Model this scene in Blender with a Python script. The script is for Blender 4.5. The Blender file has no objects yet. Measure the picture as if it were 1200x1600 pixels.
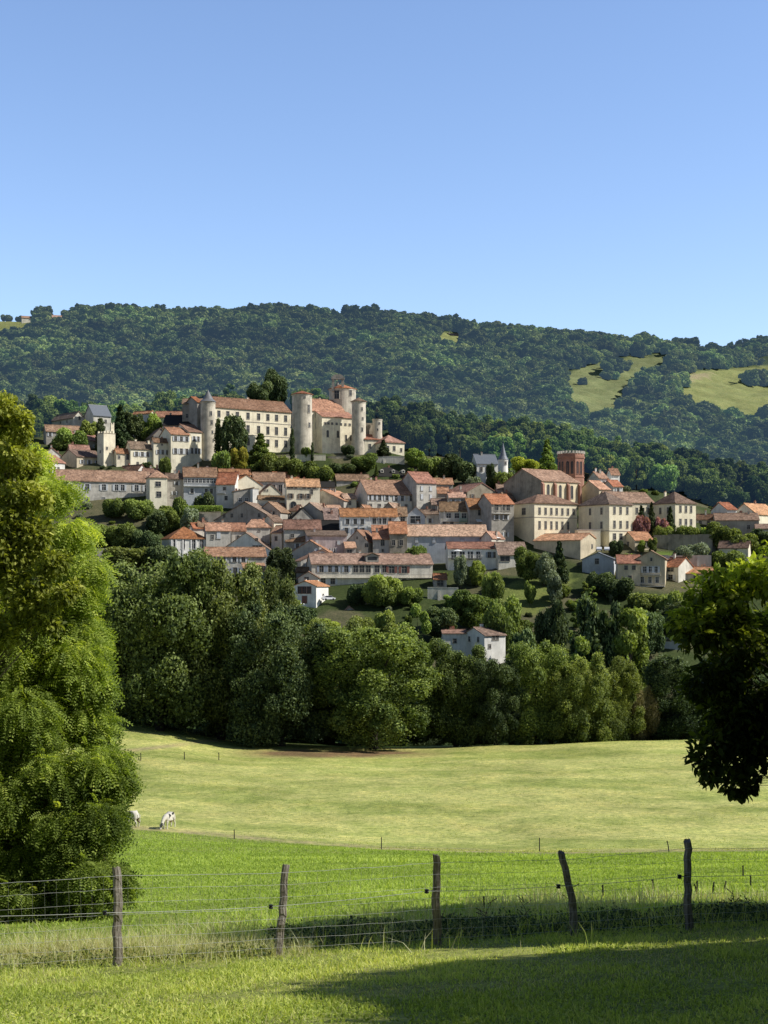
import bpy, math, random
import numpy as np
from mathutils import Vector, Matrix, Euler

R = math.radians
F = 2200.0            # focal length in pixels of the 1200 px wide picture
HY = 900.0            # picture row of eye level
scene = bpy.context.scene
COL = scene.collection
rnd = random.Random(7)

# ---------------------------------------------------------------- helpers
def link(o, parent=None):
    COL.objects.link(o)
    if parent is not None:
        o.parent = parent
    return o

def empty(name, loc=(0, 0, 0), rz=0.0, parent=None):
    o = bpy.data.objects.new(name, None)
    o.empty_display_size = 0.5
    o.location = loc
    o.rotation_euler = (0, 0, rz)
    return link(o, parent)

def tag(o, label=None, cat=None, group=None, kind=None):
    if label: o['label'] = label
    if cat: o['category'] = cat
    if group: o['group'] = group
    if kind: o['kind'] = kind
    return o

class MB:
    def __init__(s):
        s.v = []; s.f = []; s.m = []
    def face(s, pts, m=0):
        i = len(s.v)
        s.v.extend([tuple(p) for p in pts])
        s.f.append(tuple(range(i, i + len(pts)))); s.m.append(m)
    def box(s, x0, x1, y0, y1, z0, z1, m=0):
        i = len(s.v)
        s.v += [(x0,y0,z0),(x1,y0,z0),(x1,y1,z0),(x0,y1,z0),(x0,y0,z1),(x1,y0,z1),(x1,y1,z1),(x0,y1,z1)]
        for q in ((0,3,2,1),(4,5,6,7),(0,1,5,4),(1,2,6,5),(2,3,7,6),(3,0,4,7)):
            s.f.append(tuple(i + k for k in q)); s.m.append(m)
    def prism(s, poly, axis, a, b, m=0):
        """extrude a closed 2-d polygon along an axis from a to b"""
        def P(p, t):
            if axis == 'x': return (t, p[0], p[1])
            if axis == 'y': return (p[0], t, p[1])
            return (p[0], p[1], t)
        n = len(poly); i = len(s.v)
        s.v += [P(p, a) for p in poly] + [P(p, b) for p in poly]
        s.f.append(tuple(i + k for k in range(n))); s.m.append(m)
        s.f.append(tuple(i + n + k for k in reversed(range(n)))); s.m.append(m)
        for k in range(n):
            l = (k + 1) % n
            s.f.append((i + k, i + n + k, i + n + l, i + l)); s.m.append(m)
    def lathe(s, prof, n=28, cx=0, cy=0, m=0, cap=True):
        i = len(s.v)
        for (r, z) in prof:
            for k in range(n):
                a = 2 * math.pi * k / n
                s.v.append((cx + r * math.cos(a), cy + r * math.sin(a), z))
        for j in range(len(prof) - 1):
            for k in range(n):
                l = (k + 1) % n
                s.f.append((i + j*n + k, i + j*n + l, i + (j+1)*n + l, i + (j+1)*n + k)); s.m.append(m)
        if cap:
            s.f.append(tuple(i + k for k in reversed(range(n)))); s.m.append(m)
            t = i + (len(prof) - 1) * n
            s.f.append(tuple(t + k for k in range(n))); s.m.append(m)
    def tube(s, pts, rad, n=6, m=0):
        """tapered tube along a list of points"""
        pts = [Vector(p) for p in pts]
        if not hasattr(rad, '__len__'): rad = [rad] * len(pts)
        i = len(s.v)
        for k, p in enumerate(pts):
            d = (pts[min(k+1, len(pts)-1)] - pts[max(k-1, 0)])
            if d.length < 1e-9: d = Vector((0, 0, 1))
            d.normalize()
            a = Vector((1, 0, 0)) if abs(d.x) < .8 else Vector((0, 1, 0))
            u = d.cross(a).normalized(); w = d.cross(u)
            for j in range(n):
                t = 2 * math.pi * j / n
                s.v.append(tuple(p + (u * math.cos(t) + w * math.sin(t)) * rad[k]))
        for k in range(len(pts) - 1):
            for j in range(n):
                l = (j + 1) % n
                s.f.append((i+k*n+j, i+k*n+l, i+(k+1)*n+l, i+(k+1)*n+j)); s.m.append(m)
        s.f.append(tuple(i + k for k in reversed(range(n)))); s.m.append(m)
        t = i + (len(pts) - 1) * n
        s.f.append(tuple(t + k for k in range(n))); s.m.append(m)
    def mesh(s, name, mats, smooth=False):
        me = bpy.data.meshes.new(name)
        me.from_pydata(s.v, [], s.f)
        if not isinstance(mats, (list, tuple)): mats = [mats]
        for q in mats: me.materials.append(q)
        me.polygons.foreach_set('material_index', s.m)
        if smooth: me.polygons.foreach_set('use_smooth', [True] * len(s.f))
        me.update()
        return me
    def build(s, name, mats, parent=None, loc=(0,0,0), rz=0.0, smooth=False):
        o = bpy.data.objects.new(name, s.mesh(name, mats, smooth))
        o.location = loc; o.rotation_euler = (0, 0, rz)
        return link(o, parent)

def np_mesh(name, V, Q, mats, attrs=None, smooth=False):
    """V (n,3), Q (m,k) faces of equal size; attrs: face attributes"""
    me = bpy.data.meshes.new(name)
    V = np.ascontiguousarray(V, dtype=np.float32); Q = np.ascontiguousarray(Q, dtype=np.int32)
    k = Q.shape[1]
    me.vertices.add(len(V)); me.vertices.foreach_set('co', V.ravel())
    me.loops.add(Q.size); me.loops.foreach_set('vertex_index', Q.ravel())
    me.polygons.add(len(Q))
    me.polygons.foreach_set('loop_start', np.arange(0, Q.size, k, dtype=np.int32))
    me.polygons.foreach_set('loop_total', np.full(len(Q), k, dtype=np.int32))
    if smooth: me.polygons.foreach_set('use_smooth', np.ones(len(Q), dtype=bool))
    if not isinstance(mats, (list, tuple)): mats = [mats]
    for q in mats: me.materials.append(q)
    for an, (dom, data) in (attrs or {}).items():
        data = np.asarray(data, dtype=np.float32)
        if data.ndim == 2:
            a = me.attributes.new(an, 'FLOAT_COLOR', dom); a.data.foreach_set('color', data.ravel())
        else:
            a = me.attributes.new(an, 'FLOAT', dom); a.data.foreach_set('value', data)
    me.update(calc_edges=True)
    me.validate()
    return me

# ---------------------------------------------------------------- materials
MATS = {}
class NT:
    def __init__(s, name):
        s.mat = bpy.data.materials.new(name); s.mat.use_nodes = True
        s.t = s.mat.node_tree; s.t.nodes.clear()
        s.out = s.t.nodes.new('ShaderNodeOutputMaterial')
    def n(s, typ, **kw):
        q = s.t.nodes.new(typ)
        for k, v in kw.items():
            if k.startswith('i_'): q.inputs[k[2:].replace('_', ' ')].default_value = v
            else: setattr(q, k, v)
        return q
    def l(s, a, b): s.t.links.new(a, b)
    def noise(s, scale, detail=3, coord=None, rough=.6):
        q = s.n('ShaderNodeTexNoise'); q.inputs['Scale'].default_value = scale
        q.inputs['Detail'].default_value = detail; q.inputs['Roughness'].default_value = rough
        if coord is not None: s.l(coord, q.inputs['Vector'])
        return q.outputs['Fac']
    def ramp(s, fac, stops):
        q = s.n('ShaderNodeValToRGB'); s.l(fac, q.inputs[0]); e = q.color_ramp.elements
        while len(e) > 1: e.remove(e[-1])
        e[0].position = stops[0][0]; c = stops[0][1]; e[0].color = c if len(c) == 4 else (*c, 1)
        for p, c in stops[1:]:
            x = e.new(p); x.color = c if len(c) == 4 else (*c, 1)
        return q.outputs[0]
    def mix(s, fac, a, b, mode='MIX'):
        q = s.n('ShaderNodeMix', data_type='RGBA', blend_type=mode)
        for sock, v in ((q.inputs[0], fac), (q.inputs[6], a), (q.inputs[7], b)):
            if hasattr(v, 'is_linked') or isinstance(v, bpy.types.NodeSocket): s.l(v, sock)
            elif isinstance(v, (int, float)): sock.default_value = v
            else: sock.default_value = v if len(v) == 4 else (*v, 1)
        return q.outputs[2]
    def math(s, op, a, b=0.0):
        q = s.n('ShaderNodeMath', operation=op)
        for sock, v in ((q.inputs[0], a), (q.inputs[1], b)):
            if isinstance(v, bpy.types.NodeSocket): s.l(v, sock)
            else: sock.default_value = v
        return q.outputs[0]
    def bsdf(s, col, rough=.9, bump=None, bstr=.3, bdist=.1, spec=.2, metal=0):
        q = s.n('ShaderNodeBsdfPrincipled')
        if isinstance(col, bpy.types.NodeSocket): s.l(col, q.inputs['Base Color'])
        else: q.inputs['Base Color'].default_value = (*col, 1)
        q.inputs['Roughness'].default_value = rough
        q.inputs['Specular IOR Level'].default_value = spec
        q.inputs['Metallic'].default_value = metal
        if bump is not None:
            b = s.n('ShaderNodeBump'); b.inputs['Strength'].default_value = bstr
            b.inputs['Distance'].default_value = bdist
            s.l(bump, b.inputs['Height']); s.l(b.outputs[0], q.inputs['Normal'])
        s.l(q.outputs[0], s.out.inputs[0])
        return s.mat

def obj_coord(t):
    """object-space position shifted by a random amount per object"""
    tc = t.n('ShaderNodeTexCoord'); oi = t.n('ShaderNodeObjectInfo')
    sc = t.n('ShaderNodeVectorMath', operation='ADD')
    mu = t.math('MULTIPLY', oi.outputs['Random'], 173.0)
    t.l(tc.outputs['Object'], sc.inputs[0]); t.l(mu, sc.inputs[1])
    return sc.outputs[0], tc, oi

def wall_mat(key, c, stain=.5, stone=False):
    t = NT('wall_' + key)
    co, tc, oi = obj_coord(t)
    a = t.noise(.35, 5, co); 
    # vertical streaks
    mp = t.n('ShaderNodeMapping'); mp.inputs['Scale'].default_value = (1.6, 1.6, .18)
    t.l(co, mp.inputs['Vector']); st = t.noise(1.0, 4, mp.outputs[0])
    d = tuple(x * (1 - stain * .62) for x in c); l = tuple(min(1, x * 1.14) for x in c)
    col = t.ramp(a, [(.3, d), (.5, c), (.7, l)])
    col2 = t.mix(t.ramp(st, [(.42, (0,0,0)), (.66, (1,1,1))]), col, tuple(x * .58 for x in c))
    col2 = t.mix(.55 * stain + .12, col, col2)
    fine = t.noise(5 if stone else 9, 4, co, .8)
    col3 = t.mix(.5 if stone else .36, col2, t.ramp(fine, [(.3, (.45,.44,.42)), (.55, (1,1,1)), (.75, (1.0,.98,.92))]), 'MULTIPLY')
    hv = t.n('ShaderNodeHueSaturation'); t.l(col3, hv.inputs['Color'])
    t.l(t.math('ADD', t.math('MULTIPLY', oi.outputs['Random'], .22), .9), hv.inputs['Value'])
    MATS[key] = t.bsdf(hv.outputs[0], .95, fine, .5 if stone else .25, .06)

def roof_mat(key, c, var=.5):
    t = NT('roof_' + key)
    co, tc, oi = obj_coord(t)
    a = t.noise(.30, 4, co, .8); b = t.noise(1.15, 4, co, .85)
    c1 = tuple(x * (1 - .5 * var) for x in c); c3 = (min(1, c[0]*1.3+.02), c[1]*1.4+.01, c[2]*1.45+.01)
    col = t.ramp(a, [(.3, c1), (.5, c), (.68, c3)])
    col = t.mix(.85, col, t.ramp(b, [(.36, (.35,.35,.40)), (.5, (.95,.95,.95)), (.62, (1.5,1.5,1.5))]), 'MULTIPLY')
    # lichen
    li = t.noise(1.1, 5, co, .75)
    col = t.mix(t.ramp(li, [(.56, (0,0,0)), (.68, (.55,.55,.55))]), col, (.16,.14,.12))
    hv = t.n('ShaderNodeHueSaturation'); t.l(col, hv.inputs['Color'])
    t.l(t.math('ADD', t.math('MULTIPLY', oi.outputs['Random'], .62), .66), hv.inputs['Value'])
    rq = t.math('FRACT', t.math('MULTIPLY', oi.outputs['Random'], 31.3)); t.l(t.math('ADD', t.math('MULTIPLY', rq, .022), .492), hv.inputs['Hue'])
    rs_ = t.math('FRACT', t.math('MULTIPLY', oi.outputs['Random'], 77.1)); t.l(t.math('ADD', t.math('MULTIPLY', rs_, .35), .78), hv.inputs['Saturation'])
    # pantile rows running down the slope
    mp = t.n('ShaderNodeMapping'); mp.inputs['Scale'].default_value = (1, .1, .1); t.l(tc.outputs['Object'], mp.inputs['Vector'])
    wv = t.n('ShaderNodeTexWave', wave_type='BANDS', bands_direction='X'); wv.inputs['Scale'].default_value = 1.25
    wv.inputs['Distortion'].default_value = .4
    t.l(tc.outputs['Object'], wv.inputs['Vector'])
    colw = t.mix(.35, hv.outputs[0], t.ramp(wv.outputs['Fac'], [(0, (.45,.42,.42)), (.5, (1,1,1))]), 'MULTIPLY')
    MATS[key] = t.bsdf(colw, .9, wv.outputs['Fac'], .5, .08)

def leaf_mat(key, dark, mid, light, trans=.3, vary=.35, rough=.55, haze_glow=None, k=1.75, hue=.05):
    dark, mid, light = [tuple(min(.72, c * k) for c in q) for q in (dark, mid, light)]
    t = NT('leaf_' + key)
    at = t.n('ShaderNodeAttribute'); at.attribute_name = 'tint'
    oi = t.n('ShaderNodeObjectInfo')
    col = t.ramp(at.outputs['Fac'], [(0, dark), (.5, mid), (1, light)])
    hv = t.n('ShaderNodeHueSaturation'); t.l(col, hv.inputs['Color'])
    t.l(t.math('ADD', t.math('MULTIPLY', oi.outputs['Random'], hue), .5 - hue/2), hv.inputs['Hue'])
    # a second pseudo random number for brightness
    r2 = t.math('FRACT', t.math('MULTIPLY', oi.outputs['Random'], 37.7))
    val = t.math('ADD', t.math('MULTIPLY', r2, vary * 2), 1 - vary)
    if haze_glow:   # stands of different kinds over the hillside
        big = t.noise(.012, 3, oi.outputs['Location'], .6)
        rr_ = t.ramp(big, [(.36, (.5,.5,.5)), (.5, (.95,.95,.95)), (.64, (1.7,1.7,1.7))])
        val = t.math('MULTIPLY', val, rr_)
    t.l(val, hv.inputs['Value'])
    d = t.n('ShaderNodeBsdfPrincipled'); d.inputs['Roughness'].default_value = rough
    d.inputs['Specular IOR Level'].default_value = .12
    t.l(hv.outputs[0], d.inputs['Base Color'])
    tr = t.n('ShaderNodeBsdfTranslucent')
    tc = t.mix(1.0, hv.outputs[0], (1.5, 1.5, .55), 'MULTIPLY'); t.l(tc, tr.inputs['Color'])
    mx = t.n('ShaderNodeMixShader'); mx.inputs[0].default_value = trans
    t.l(d.outputs[0], mx.inputs[1]); t.l(tr.outputs[0], mx.inputs[2])
    if haze_glow:   # constant blue glow put on far leaves in place of haze
        em = t.n('ShaderNodeEmission'); em.inputs[0].default_value = (*haze_glow, 1); ad = t.n('ShaderNodeAddShader')
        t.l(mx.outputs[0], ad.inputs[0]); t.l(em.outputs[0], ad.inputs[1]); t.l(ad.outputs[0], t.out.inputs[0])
    else: t.l(mx.outputs[0], t.out.inputs[0])
    MATS[key] = t.mat

def plain(key, c, rough=.8, sc=3, amt=.3, metal=0, spec=.2):
    t = NT(key)
    co, tc, oi = obj_coord(t)
    n = t.noise(sc, 4, co)
    col = t.ramp(n, [(.3, tuple(x * (1 - amt) for x in c)), (.7, tuple(min(1, x * (1 + amt * .6)) for x in c))])
    MATS[key] = t.bsdf(col, rough, n, .2, .02, spec, metal)

# walls: stucco and stone
wall_mat('cream', (.86,.79,.61), .35)
wall_mat('castle', (.92,.83,.63), .45, True)
wall_mat('tower', (.64,.58,.47), .7, True)
wall_mat('stone', (.42,.365,.28), .8, True)
wall_mat('convent', (.90,.81,.60), .22, True)
wall_mat('church', (.88,.76,.52), .3, True)
wall_mat('white', (.86,.84,.78), .35)
wall_mat('offwhite', (.74,.70,.60), .6)
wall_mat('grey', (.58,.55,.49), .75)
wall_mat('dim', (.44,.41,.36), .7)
wall_mat('blue', (.55,.58,.61), .4)
wall_mat('pink', (.55,.48,.47), .7)
wall_mat('ochre', (.66,.57,.41), .45)
wall_mat('brick', (.44,.24,.175), .5, True)
wall_mat('green', (.25,.42,.30), .2)
roof_mat('red', (.37,.17,.098), .7)
roof_mat('orange', (.51,.275,.165), .6)
roof_mat('pale', (.44,.28,.20))
roof_mat('brown', (.29,.18,.12), .7)
roof_mat('dark', (.19,.12,.10))
roof_mat('newred', (.37,.15,.10), .3)
t = NT('slate'); co, tc, oi = obj_coord(t)
MATS['slate'] = t.bsdf(t.ramp(t.noise(3, 5, co, .8), [(.3,(.10,.115,.135)),(.7,(.20,.22,.25))]), .5, None, spec=.5)
t = NT('slate_cone'); co, tc, oi = obj_coord(t)
MATS['slatecone'] = t.bsdf(t.ramp(t.noise(3, 5, co, .8), [(.3,(.12,.125,.13)),(.7,(.22,.22,.225))]), .55, None, spec=.4)
t = NT('window_glass')
MATS['glass'] = t.bsdf((.030,.034,.042), .25, None, spec=.3)
plain('trim', (.42,.39,.34)); plain('trim_white', (.72,.71,.68)); plain('shut_w', (.62,.64,.66), .6, 4, .15)
plain('shut_b', (.34,.38,.44), .6, 4, .2); plain('shut_r', (.22,.10,.08), .6, 4, .2); plain('shut_n', (.20,.15,.11))
plain('dark', (.03,.028,.026)); plain('wood', (.17,.125,.09), .8, 6, .5); plain('metal', (.35,.35,.35), .4, 5, .2, .6)
plain('greenpaint', (.16,.42,.28), .5); plain('concrete', (.45,.43,.40), .9, 2, .3)
plain('carpaint', (.75,.76,.78), .25, 2, .05, 0, .5); plain('tyre', (.02,.02,.02)); plain('canvas', (.8,.8,.78), .9, 2, .08)
plain('bark', (.10,.08,.06), .95, 4, .5); plain('barkdark', (.045,.038,.032), .95, 5, .5)
plain('wire', (.62,.63,.62), .5, 8, .2, .2); plain('insulator', (.02,.02,.022), .4)
# foliage
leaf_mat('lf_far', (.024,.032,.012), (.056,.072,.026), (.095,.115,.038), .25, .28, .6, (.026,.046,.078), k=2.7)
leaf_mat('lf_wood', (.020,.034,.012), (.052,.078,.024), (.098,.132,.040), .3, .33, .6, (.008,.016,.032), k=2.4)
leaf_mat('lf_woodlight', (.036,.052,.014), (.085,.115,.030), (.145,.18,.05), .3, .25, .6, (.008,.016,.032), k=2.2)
leaf_mat('lf_mid', (.018,.029,.009), (.062,.080,.022), (.135,.160,.042), .28, .3, k=3, hue=.03)
leaf_mat('lf_dark', (.010,.017,.008), (.034,.048,.020), (.085,.105,.042), .2, .25, k=2.5, hue=.03)
leaf_mat('lf_oak', (.014,.022,.008), (.050,.064,.020), (.125,.145,.050), .25, .22, k=2.7, hue=.02)
leaf_mat('lf_light', (.038,.052,.014), (.10,.130,.032), (.18,.215,.060), .35, .25, hue=.03, k=2.5)
leaf_mat('lf_olive', (.05,.065,.04), (.11,.13,.08), (.18,.20,.125), .2, .2, k=2.2)
leaf_mat('lf_yellow', (.08,.10,.02), (.19,.20,.035), (.32,.31,.06), .35, .15, k=2.2)
leaf_mat('lf_pink', (.10,.05,.05), (.26,.13,.14), (.40,.22,.23), .3, .1, k=1.4)
leaf_mat('lf_brown', (.04,.035,.02), (.10,.085,.045), (.18,.15,.08), .2, .1, k=2.2)
leaf_mat('lf_locust', (.025,.038,.008), (.112,.142,.030), (.25,.285,.06), .45, .05, k=2.7, hue=0)
leaf_mat('lf_maple', (.028,.038,.009), (.13,.145,.026), (.52,.44,.09), .4, .05, k=2.1, hue=0)
leaf_mat('lf_right', (.008,.013,.004), (.034,.046,.008), (.21,.24,.035), .42, .05, k=2.6, hue=0)
leaf_mat('lf_grass', (.08,.105,.022), (.185,.22,.050), (.36,.37,.11), .42, .0, k=2.45, hue=0)
leaf_mat('lf_field', (.085,.120,.022), (.165,.215,.042), (.28,.32,.085), .42, .0, k=2.2, hue=0)
leaf_mat('lf_hay', (.14,.165,.04), (.26,.285,.075), (.48,.45,.17), .35, .0, k=1.7, hue=0)
leaf_mat('lf_dry', (.20,.18,.09), (.38,.35,.19), (.56,.52,.32), .35, .0, k=1.5, hue=0)
# fence timber: grey, split along the grain
t = NT('post_wood'); tc = t.n('ShaderNodeTexCoord'); mp = t.n('ShaderNodeMapping'); mp.inputs['Scale'].default_value = (45, 45, 2.5)
t.l(tc.outputs['Object'], mp.inputs['Vector']); g = t.noise(1.0, 5, mp.outputs[0], .75); g2 = t.noise(3, 3, tc.outputs['Object'])
c_ = t.ramp(g, [(.30,(.05,.042,.035)),(.48,(.26,.23,.20)),(.68,(.48,.45,.41))])
c_ = t.mix(.5, c_, t.ramp(g2, [(.35,(.45,.42,.36)),(.65,(1,1,1))]), 'MULTIPLY')
MATS['postwood'] = t.bsdf(c_, .95, g, 1.0, .02, .1)
plain('wirewhite', (.65,.66,.64), .5, 8, .1)
def hide(key, patch, thr):
    t = NT(key); co, tc, oi = obj_coord(t); n = t.noise(1.3, 2, co, .4)
    col = t.ramp(n, [(thr-.01,(.62,.58,.50)),(thr+.01,patch)]); MATS[key] = t.bsdf(col, .85, None)
hide('cowhide', (.04,.042,.038), .60); hide('cowbrown', (.13,.09,.06), .53)
plain('muzzle', (.35,.22,.18), .7, 6, .2)
# ---------------------------------------------------------------- terrain
UC = np.array([-900, 0, 200, 400, 600, 800, 1000, 1200, 2100], dtype=float)
TAB = [
 (25,  [1435]*9),
 (40,  [1382]*9),
 (60,  [1352]*9),
 (80,  [1339]*9),
 (115, [1300,1306,1312,1319,1324,1326,1325,1324,1322]),
 (126, [1275,1284,1289,1297,1302,1304,1303,1302,1300]),
 (160, [1205,1215,1221,1226,1228,1228,1226,1224,1220]),
 (210, [1110,1124,1143,1168,1171,1165,1157,1153,1150]),
 (235, [1095,1108,1124,1152,1165,1165,1160,1160,1160]),
 (300, [1160,1180,1200,1208,1208,1208,1208,1208,1208]),
 (350, [1120,1130,1140,1151,1151,1151,1151,1151,1151]),
 (400, [1000,1005,1005,1005,1005,1005,1005,1020,1020]),
 (430, [950,950,950,950,950,950,950,965,970]),
 (455, [900,900,900,900,900,900,900,905,910]),
 (478, [860,860,860,860,860,860,860,870,880]),
 (500, [822,822,822,822,822,822,826,846,850]),
 (525, [782,782,782,782,782,782,800,828,830]),
 (550, [738,738,738,740,740,742,775,815,820]),
 (575, [705,705,710,712,712,735,768,808,815]),
 (600, [690,690,700,700,705,732,762,802,810]),
 (650, [670,675,675,650,665,705,745,782,798]),
 (700, [655,660,655,632,650,695,730,765,790]),
 (900, [630,645,640,632,622,630,650,680,700]),
 (1100,[560,578,565,560,560,572,592,617,640]),
 (1300,[505,513,503,500,513,532,556,586,600]),
 (1400,[500,504,498,500,512,533,547,575,590]),
 (1500,[512,514,510,512,520,540,554,582,600]),
 (2100,[640,640,640,640,640,640,640,560,480]),
 (2400,[640,640,640,640,640,640,590,530,450]),
 (3200,[760]*9),
]
TY = np.array([r[0] for r in TAB], dtype=float)
TZ = np.array([[(HY - p) / F * r[0] for p in r[1]] for r in TAB])
def vnoise(x, y, s, seed=0):
    x = x / s; y = y / s
    xi = np.floor(x).astype(np.int64); yi = np.floor(y).astype(np.int64)
    fx = x - xi; fy = y - yi; fx = fx*fx*(3-2*fx); fy = fy*fy*(3-2*fy)
    def h(a, b):
        n = (a * 374761393 + b * 668265263 + seed * 1442695) & 0x7fffffff
        n = ((n ^ (n >> 13)) * 1274126177) & 0x7fffffff
        return ((n ^ (n >> 16)) & 0xffff) / 65535.0
    return (h(xi,yi)*(1-fx)+h(xi+1,yi)*fx)*(1-fy)+(h(xi,yi+1)*(1-fx)+h(xi+1,yi+1)*fx)*fy
def H(x, y):
    x = np.asarray(x, dtype=float); y = np.asarray(y, dtype=float)
    x, y = np.broadcast_arrays(x, y)
    near = -1.7 - .175 * y + .05 * np.clip(x, -20, 20)
    yy = np.clip(y, TY[0], TY[-1])
    u = 600 + F * x / np.maximum(yy, 1)
    i = np.clip(np.searchsorted(TY, yy) - 1, 0, len(TY) - 2)
    f = (yy - TY[i]) / (TY[i+1] - TY[i])
    uu = np.clip(u, UC[0], UC[-1] - 1e-6)
    j = np.clip(np.searchsorted(UC, uu, side='right') - 1, 0, len(UC) - 2)
    g = (uu - UC[j]) / (UC[j+1] - UC[j]); g = g * g * (3 - 2 * g)
    z = (TZ[i,j]*(1-g)+TZ[i,j+1]*g)*(1-f) + (TZ[i+1,j]*(1-g)+TZ[i+1,j+1]*g)*f
    k = np.clip((y - 19) / 21, 0, 1); k = k*k*(3-2*k)
    z = near * (1 - k) + z * k
    amp = np.interp(y, [0, 12, 30, 120, 210, 420, 700, 1400], [.04, .06, .15, .3, .3, .8, 3, 6])
    sc = 1.0
    vil = np.clip((y-458)/14,0,1)*np.clip((572-y)/10,0,1)*np.clip((u-235)/30,0,1)*np.clip((800-u)/30,0,1)
    z = z - 4.0 * vil
    return z + amp * (vnoise(x, y, 9.0, 3) - .5) * 1.0 + np.where(y > 600, 5 * (vnoise(x, y, 90., 5) - .5), 0)
def Hs(x, y): return float(H(np.array([x]), np.array([y]))[0])
PYV = [1020, 950, 900, 860, 822, 782, 740, 712]
YV =  [395, 430, 455, 478, 500, 525, 550, 573]
def Y_of(py): return float(np.interp(-py, [-p for p in PYV], YV))
def X_of(px, Y): return (px - 600) / F * Y
def Z_of(py, Y): return (HY - py) / F * Y
def in_poly(u, v, poly):
    c = np.zeros(u.shape, bool); n = len(poly)
    for i in range(n):
        x0, y0 = poly[i]; x1, y1 = poly[(i+1) % n]
        if y0 == y1: continue
        m = ((y0 > v) != (y1 > v)) & (u < (x1 - x0) * (v - y0) / (y1 - y0) + x0)
        c ^= m
    return c
CLEAR = [
 [(880,588),(905,574),(950,564),(985,556),(1045,554),(1045,600),(1000,600),(985,612),(975,655),(930,655),(885,640)],
 [(1050,592),(1090,580),(1215,570),(1300,570),(1300,662),(1140,662),(1095,648),(1062,630)],
 [(-200,492),(52,494),(60,507),(40,530),(-200,532)],
 [(684,520),(724,520),(724,544),(684,544)], [(74,490),(104,490),(104,512),(74,512)],
]
def dirt_line(u, v):
    b = np.interp(u, [-500,100,200,366,596,843,1046,1200,2000], [1270,1283,1294,1309,1327,1334,1331,1329,1325])
    return b
def ground_colour(x, y, z):
    n = x.size
    u = 600 + F * x / np.maximum(y, 1); v = HY - F * z / np.maximum(y, 1)
    c = np.zeros((n, 3))
    nz = vnoise(x, y, 3.1, 1); n2 = vnoise(x, y, 14., 2); n3 = vnoise(x, y, .9, 9)
    lawn = np.array([.26,.285,.085]); field = np.array([.22,.27,.065]); hay = np.array([.40,.42,.14])
    b = dirt_line(u, v)
    isf = (v > b + (nz - .5) * 3)
    c[:] = np.where((y < 21)[:,None], lawn, np.where(isf[:,None], field, hay))
    # light dry patches in the green field and mown stripes in the meadow
    m = (y >= 21) & isf
    c[m] = c[m] * (.80 + .5 * n2[m])[:,None]
    k = np.clip((n2 - .62) * 3, 0, .5) * m
    c = c * (1 - k[:,None]) + np.array([.19,.25,.06]) * k[:,None]
    m = (y >= 21) & ~isf & (y < 260)
    st=vnoise(x[m]*.22, y[m]+x[m]*.12, 4.5, 12)+.6*vnoise(x[m], y[m], 1.3, 33); q=np.clip((st-.75)*1.8,-.5,.6)
    c[m] *= (.74 + .24 * nz[m] + .32 * n2[m])[:,None]
    c[m] += q[:,None]*np.array([.16,.12,.07])
    # track and scuffed earth at the boundary
    d = np.abs(v - (b - 3.5 + 3 * n2)); k = np.clip(1.1 - d / (3.2 + 2*nz), 0, 1) * (y > 60) * (y < 160) * (.35 + .9 * n3)
    k = np.clip(k, 0, .9)
    c = c * (1 - k[:,None]) + np.array([.36,.31,.17]) * k[:,None]
    # pale path at the top left of the meadow and bare earth under the trees
    pth = np.interp(u, [150,200,260,330,420,520], [1176,1173,1166,1157,1150,1148])
    k = np.clip(1 - np.abs(v - pth) / 4.5, 0, 1) * (u < 420) * (u > 130) * (y > 140) * (y < 240) * (.3 + .9*nz)
    c = c * (1 - k[:,None]) + np.array([.40,.33,.20]) * k[:,None]
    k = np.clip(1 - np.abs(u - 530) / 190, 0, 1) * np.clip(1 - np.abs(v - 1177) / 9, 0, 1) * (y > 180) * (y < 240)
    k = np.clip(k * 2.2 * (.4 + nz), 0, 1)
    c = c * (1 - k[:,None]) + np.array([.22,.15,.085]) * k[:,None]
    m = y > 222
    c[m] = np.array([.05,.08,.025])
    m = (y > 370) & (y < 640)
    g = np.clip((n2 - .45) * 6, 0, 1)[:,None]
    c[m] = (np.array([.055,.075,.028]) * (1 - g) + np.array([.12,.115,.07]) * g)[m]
    # steep grassy garden below the convent
    k = in_poly(u, v, [(770,930),(820,900),(880,885),(900,905),(870,940),(830,965),(790,955)])
    c[k & m] = (np.array([.16,.19,.06]) * (.7 + .6 * nz[:,None]))[k & m]
    k = in_poly(u, v, [(1000,864),(1110,860),(1110,868),(1000,872)])
    c[k & m] = np.array([.14,.20,.05])
    m = y >= 640
    c[m] = np.array([.05,.075,.045])
    for P in CLEAR:
        k = in_poly(u, v, P) & (y > 700)
        cc = np.array([.23,.25,.11]) if P is not CLEAR[0] else np.array([.19,.215,.11])
        c[k] = (cc * (.75 + .4 * vnoise(x, y, 22., 4) + .15*nz)[:,None])[k]
    k = in_poly(u, v, [(1045,588),(1130,580),(1110,586),(1060,602)]) & (y > 700)
    c[k] = np.array([.33,.29,.19])
    return c
t = NT('ground')
at = t.n('ShaderNodeAttribute'); at.attribute_name = 'gcol'
tc = t.n('ShaderNodeTexCoord'); co = tc.outputs['Object']
f1 = t.noise(1.6, 5, co, .8); f2 = t.noise(.22, 4, co, .7)
f3 = t.noise(7, 3, co, .8)
col = t.mix(1.0, at.outputs['Color'], t.ramp(f1, [(.32,(.45,.52,.4)),(.5,(1,1,1)),(.68,(1.5,1.42,1.3))]), 'MULTIPLY')
col = t.mix(.7, col, t.ramp(f2, [(.35,(.75,.82,.7)),(.5,(1,1,1)),(.68,(1.25,1.14,1.1))]), 'MULTIPLY')
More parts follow.
